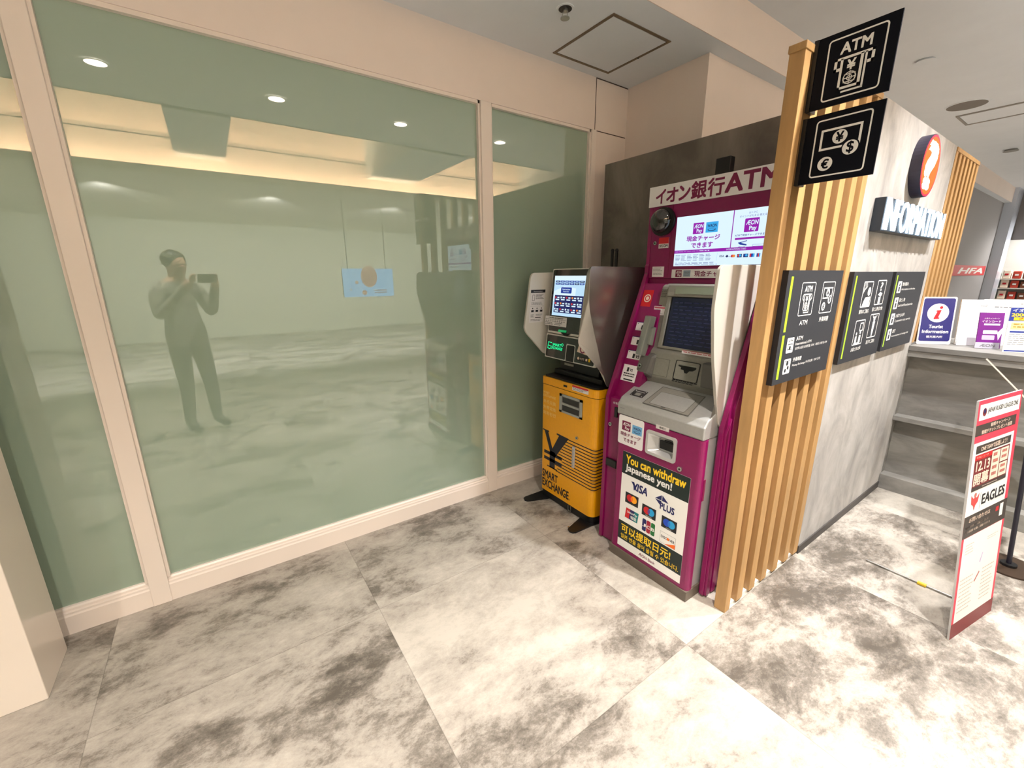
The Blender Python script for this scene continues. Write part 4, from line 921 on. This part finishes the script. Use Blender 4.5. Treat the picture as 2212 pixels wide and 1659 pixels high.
LBL = ['recessed downlight over the hall beyond the white pillar', 'recessed downlight mirrored in the large pane nearest the first glazing post', 'recessed downlight mirrored high in the middle of the large pane',
       'recessed downlight mirrored in the large pane nearest its second post', 'recessed downlight mirrored in the narrow pane above the exchange machine', 'recessed downlight above the front of the service counter',
       'recessed downlight just past the service counter', 'recessed downlight by the air diffuser', 'recessed downlight before the far shaded wall', 'recessed downlight over the far end of the shaded wall']
for i, (x, y) in enumerate(DOWN):
    t = thing('downlight', LBL[i], 'downlight', (x, y, ZH - .008), 'downlights along the hall')
    b = G()
    m_ = bmesh.new(); n_ = 32; va = [m_.verts.new((x + .085 * math.cos(2 * PI * k / n_), y + .085 * math.sin(2 * PI * k / n_), ZH - .006)) for k in range(n_)]; vb = [m_.verts.new((x + .062 * math.cos(2 * PI * k / n_), y + .062 * math.sin(2 * PI * k / n_), ZH - .006)) for k in range(n_)]
    for k in range(n_): m_.faces.new((va[k], va[(k + 1) % n_], vb[(k + 1) % n_], vb[k]))
    b.merge(m_, CEIL); b.build('trim_ring', t)
    G().cyl((x, y, ZH - .005), (x, y, ZH - .002), .062, EM).build('lamp', t)
t = thing('ceiling_speaker', 'grey round perforated speaker grille in the hall ceiling past the booth', 'ceiling speaker', (5.93, 1.195, ZH - .006))
G().cyl((5.93, 1.195, ZH - .006), (5.93, 1.195, ZH), .135, mat('grille_grey', (128, 122, 116), .7), seg=40).build('grille', t); G().cyl((5.93, 1.195, ZH - .004), (5.93, 1.195, ZH), .15, CEIL, seg=40).build('rim', t)
t = thing('air_diffuser', 'long narrow air diffuser slot in the hall ceiling near the round speaker', 'air diffuser', (6.45, 1.03, ZH - .01))
f = G()
for (x0, x1, y0, y1) in ((6.24, 6.68, .55, .57), (6.24, 6.68, 1.30, 1.32), (6.24, 6.26, .57, 1.30), (6.66, 6.68, .57, 1.30)): f.box(x0, x1, y0, y1, ZH - .01, ZH, mat('diffuser_edge', (150, 146, 140), .6))
f.build('frame', t); G().box(6.26, 6.66, .57, 1.30, ZH - .004, ZH, CEIL).build('panel', t)
o = G().cyl((4.476, 1.177, ZH - .012), (4.476, 1.177, ZH), .06, CEIL, .05).build('smoke_detector'); tag(o, 'flat white smoke detector in the hall ceiling nearest the blade signs', 'smoke detector')
o = G().cyl((8.46, 1.2, ZH - .02), (8.46, 1.2, ZH), .07, mat('detector_grey', (150, 148, 144), .6), .05).build('smoke_detector'); tag(o, 'small grey smoke detector in the ceiling beyond the air diffuser', 'smoke detector')

# ------------------------------------------------------------------ far end of the hall
SHADEWALL = mat('side_wall_shaded', (150, 147, 148), .7)  # weaker light on this stretch of the side wall, painted as darker colour
struct(G().box(7.5, 12.24, 1.645, 1.662, 0, ZL, SHADEWALL).build('wall_shaded'))
a = Art((9.2, 1.640, 1.565), W=2.86, H=.165, uw=286, uh=16.5, **YN); a.board(.004, RED); a.text('HFA', 72, 4, 9, INK, 190, bold=.03, shear=.25); tag(a.build('banner'), 'red banner with pale slanted letters on the far shaded wall', 'banner')
GLZ = mat('pillar_blue_sheen', (206, 212, 226), .12, spec=.8)
struct(G().box(12.24, 12.75, 1.50, 2.3, 0, ZL + .25, GLZ).build('trim_10'))
struct(G().box(12.75, 12.85, 1.20, 1.50, 2.05, 3.1, mat('frame_grey', (120, 114, 112), .5)).build('trim_11'))
sh = thing('shop_shelf', 'bright wall shelf of packaged groceries in the far shop', 'shelf', (13.4, .9, 0))
G().box(13.6, 13.64, -1.5, 1.7, 0, 2.6, mat('shop_back', (232, 232, 228), .6)).build('back_panel', sh)
for z in (.90, 1.12, 1.30): G().box(13.2, 13.6, -.5, 1.66, z, z + .025, mat('shelf_edge', (206, 196, 186), .5)).build('shelf_board', sh)
cols = [(250, 230, 210), (232, 120, 40), (246, 170, 70), (190, 60, 40), (250, 244, 236), (40, 150, 80), (120, 66, 40), (210, 80, 60)]
nm = ['cream', 'orange', 'amber', 'red', 'white', 'green', 'brown', 'coral']
lv = {.925: 'lowest', 1.145: 'middle', 1.325: 'top'}
for z in lv:
    for k in range(8):
        c = (k * 3 + int(z * 40)) % 8; y = 1.56 - .135 * k; h_ = .125 + .04 * ((k * 5) % 3) / 2
        g = G(); g.box(13.22, 13.34, y, y + .11, z, z + h_, mat('pack_' + nm[c], cols[c], .5), .012); g.box(13.216, 13.222, y + .03, y + .08, z + h_ * .4, z + h_ * .62, PAPER if c not in (0, 4) else RED)
        tag(g.build('grocery_pack'), '%s grocery pack on the %s board of the far shop shelf' % (nm[c], lv[z]), 'grocery pack', 'grocery packs on the far shelf')

spot(12.9, .3, 2.85, 300, (1, .97, .92), 150, .5, .06)  # unseen lamp added to brighten the far shelf

# ------------------------------------------------------------------ what the glass mirrors across the hall
t = thing('digital_display', 'pale blue lit display of a round baked dish mirrored in the glass', 'display', (2.2, -2.50, 1.1))
a = Art((2.506, -2.48, 1.560), (-1, 0, 0), (0, 0, -1), .80, .435, 800, 435); a.board(.04, lit('poster_blue', (150, 205, 250), 2.6), edge=BLACK)
a.ell(390, 120, 130, lit('crust', (214, 170, 150), 2.0), 1, 170); 
for k in range(7): a.line([(300 + 28 * k, 40 + 12 * (k % 3)), (330 + 24 * k, 220)], 10, lit('glaze', (190, 140, 130), 1.8), 2)
a.ell(590, 210, 26, MATS['screen_crust'], 1); a.ell(690, 320, 16, MATS['screen_crust'], 1); a.ell(480, 370, 40, MATS['screen_crust'], 1); a.dashes(120, 330, 380, 400, 2, MATS['screen_glaze'])
a.build('screen_panel', t)
for x in (1.80, 2.40): G().cyl((x, -2.50, 1.55), (x, -2.50, ZL), .005, SILVER).build('hanger', t)
# ------------------------------------------------------------------ the person with the phone, mirrored in the glass
def skinned(vs, es, rad, m_of, name, parent, sub=2, root=0):
    me = bpy.data.meshes.new(name + '_joints'); me.from_pydata(vs, es, []); o = bpy.data.objects.new(name, me); COL.objects.link(o)
    sk = o.modifiers.new('skin', 'SKIN'); sk.use_smooth_shade = True
    for i, r in enumerate(rad):
        d = me.skin_vertices[0].data[i]; d.radius = (r, r) if isinstance(r, (int, float)) else r; d.use_root = i == root
    ss = o.modifiers.new('sub', 'SUBSURF'); ss.levels = sub; ss.render_levels = sub
    ev = bpy.data.meshes.new_from_object(o.evaluated_get(bpy.context.evaluated_depsgraph_get()))
    bpy.data.objects.remove(o); bpy.data.meshes.remove(me)
    ev.name = name; ms = []
    for p in ev.polygons:
        mm = m_of(p.center)
        if mm not in ms: ms.append(mm)
        p.material_index = ms.index(mm); p.use_smooth = True
    idx = [p.material_index for p in ev.polygons]
    ev.materials.clear()
    for mm in ms: ev.materials.append(mm)
    for p, i in zip(ev.polygons, idx): p.material_index = i
    return place(ev, name, parent, wloc(parent))
COAT, TROU, SKIN_, HAIR, SHOE = mat('dark_coat', (140, 140, 132), .8), mat('charcoal_trousers', (84, 84, 88), .8), mat('skin', (205, 164, 138), .55), mat('black_hair', (20, 18, 18), .5), mat('black_shoe', (18, 17, 17), .4)
pr = thing('person', 'person in pale grey coat and darker trousers holding up a phone, mirrored in the glass', 'person', (-.13, -.50, 0))
fw = Vector((f_.x, f_.y, 0)).normalized(); rt = Vector((r_.x, r_.y, 0)).normalized(); B0 = Vector((-.0, -.0, 0)) - fw * .40
def W_(r, f, z): return tuple(B0 + rt * r + fw * f + Vector((0, 0, z)))
pv = [W_(0, -.02, .93), W_(0, -.03, 1.10), W_(0, -.04, 1.26), W_(0, -.03, 1.37), W_(0, -.02, 1.43), W_(0, .01, 1.50), W_(0, .015, 1.58), W_(0, .0, 1.645),
      W_(-.17, -.03, 1.345), W_(-.23, .04, 1.11), W_(-.13, .27, 1.36), W_(-.105, .335, 1.415), W_(.17, -.03, 1.345), W_(.23, .04, 1.11), W_(.13, .27, 1.36), W_(.105, .335, 1.415),
      W_(-.09, -.02, .86), W_(-.10, .0, .47), W_(-.11, -.04, .09), W_(-.12, .11, .045), W_(.09, -.02, .86), W_(.10, .03, .47), W_(.11, .02, .09), W_(.13, .17, .045)]
pe = [(0, 1), (1, 2), (2, 3), (3, 4), (4, 5), (5, 6), (6, 7), (3, 8), (8, 9), (9, 10), (10, 11), (3, 12), (12, 13), (13, 14), (14, 15), (0, 16), (16, 17), (17, 18), (18, 19), (0, 20), (20, 21), (21, 22), (22, 23)]
pr_r = [(.15, .12), (.145, .115), (.16, .12), (.12, .09), .052, (.07, .085), (.078, .095), (.06, .07), .07, .05, .036, .03, .07, .05, .036, .03, .095, .062, .045, .04, .095, .062, .045, .04]
def cloth(c):
    z = c.z; dh = (Vector((c.x, c.y, 0)) - B0).dot(fw)
    if z > 1.41 and dh < .2: return SKIN_
    if dh > .295 and z > 1.2: return SKIN_
    if z > .84: return COAT
    return TROU if z > .10 else SHOE
skinned(pv, pe, pr_r, cloth, 'body', pr)
# hands: palm, four fingers and a thumb round each end of the phone
pc = Vector((0, 0, 1.45)) - f_ * .020; upv = -d_
for sg in (-1, 1):
    hb = pc + r_ * sg * .112 - upv * .035 - f_ * .035
    def H(a, b, c): return tuple(hb - r_ * sg * a + upv * b + f_ * c)
    hv_ = [H(-.004, -.01, -.012), H(.008, .014, 0)]; he = [(0, 1)]; hr = [.02, .022]
    for k, (b, L) in enumerate(((.042, .030), (.026, .034), (.008, .032), (-.010, .026))):
        n0 = len(hv_); hv_ += [H(.012, b, .010), H(.018, b + .002, .010 + L * .4), H(.034, b + .003, .012)]; he += [(1, n0), (n0, n0 + 1), (n0 + 1, n0 + 2)]; hr += [.009, .0085, .0075]
    n0 = len(hv_); hv_ += [H(.018, .030, -.014), H(.036, .046, -.006)]; he += [(1, n0), (n0, n0 + 1)]; hr += [.0095, .0085]
    skinned(hv_, he, hr, lambda c: SKIN_, 'hand', pr, 1)
hr_ = G(); hc = Vector(W_(0, -.012, 1.60)); hr_.ball(hc, .092, HAIR, (1, 1.05, .92)); hr_.build('hair', pr)
for sg in (-1, 1): G().ball(Vector(W_(.03 * sg, .092, 1.555)), .011, mat('eye_dark', (30, 24, 22), .2)).build('eye', pr)
G().ball(Vector(W_(0, .105, 1.53)), .014, SKIN_, (1, 1, 1.5)).build('nose', pr); G().ball(Vector(W_(0, .092, 1.49)), .016, mat('lips', (170, 100, 92), .5), (1.2, 1.0, .35)).build('mouth', pr)
b = bmesh.new(); bmesh.ops.create_cube(b, size=1)
for v_ in b.verts: v_.co = pc + r_ * (v_.co.x * .152) + upv * (v_.co.y * .074 - .02) + f_ * (v_.co.z * .008)
ph = G(); ph.merge(b, BLACK); tag(ph.build('phone'), 'black phone held sideways in both hands by the mirrored person', 'phone')
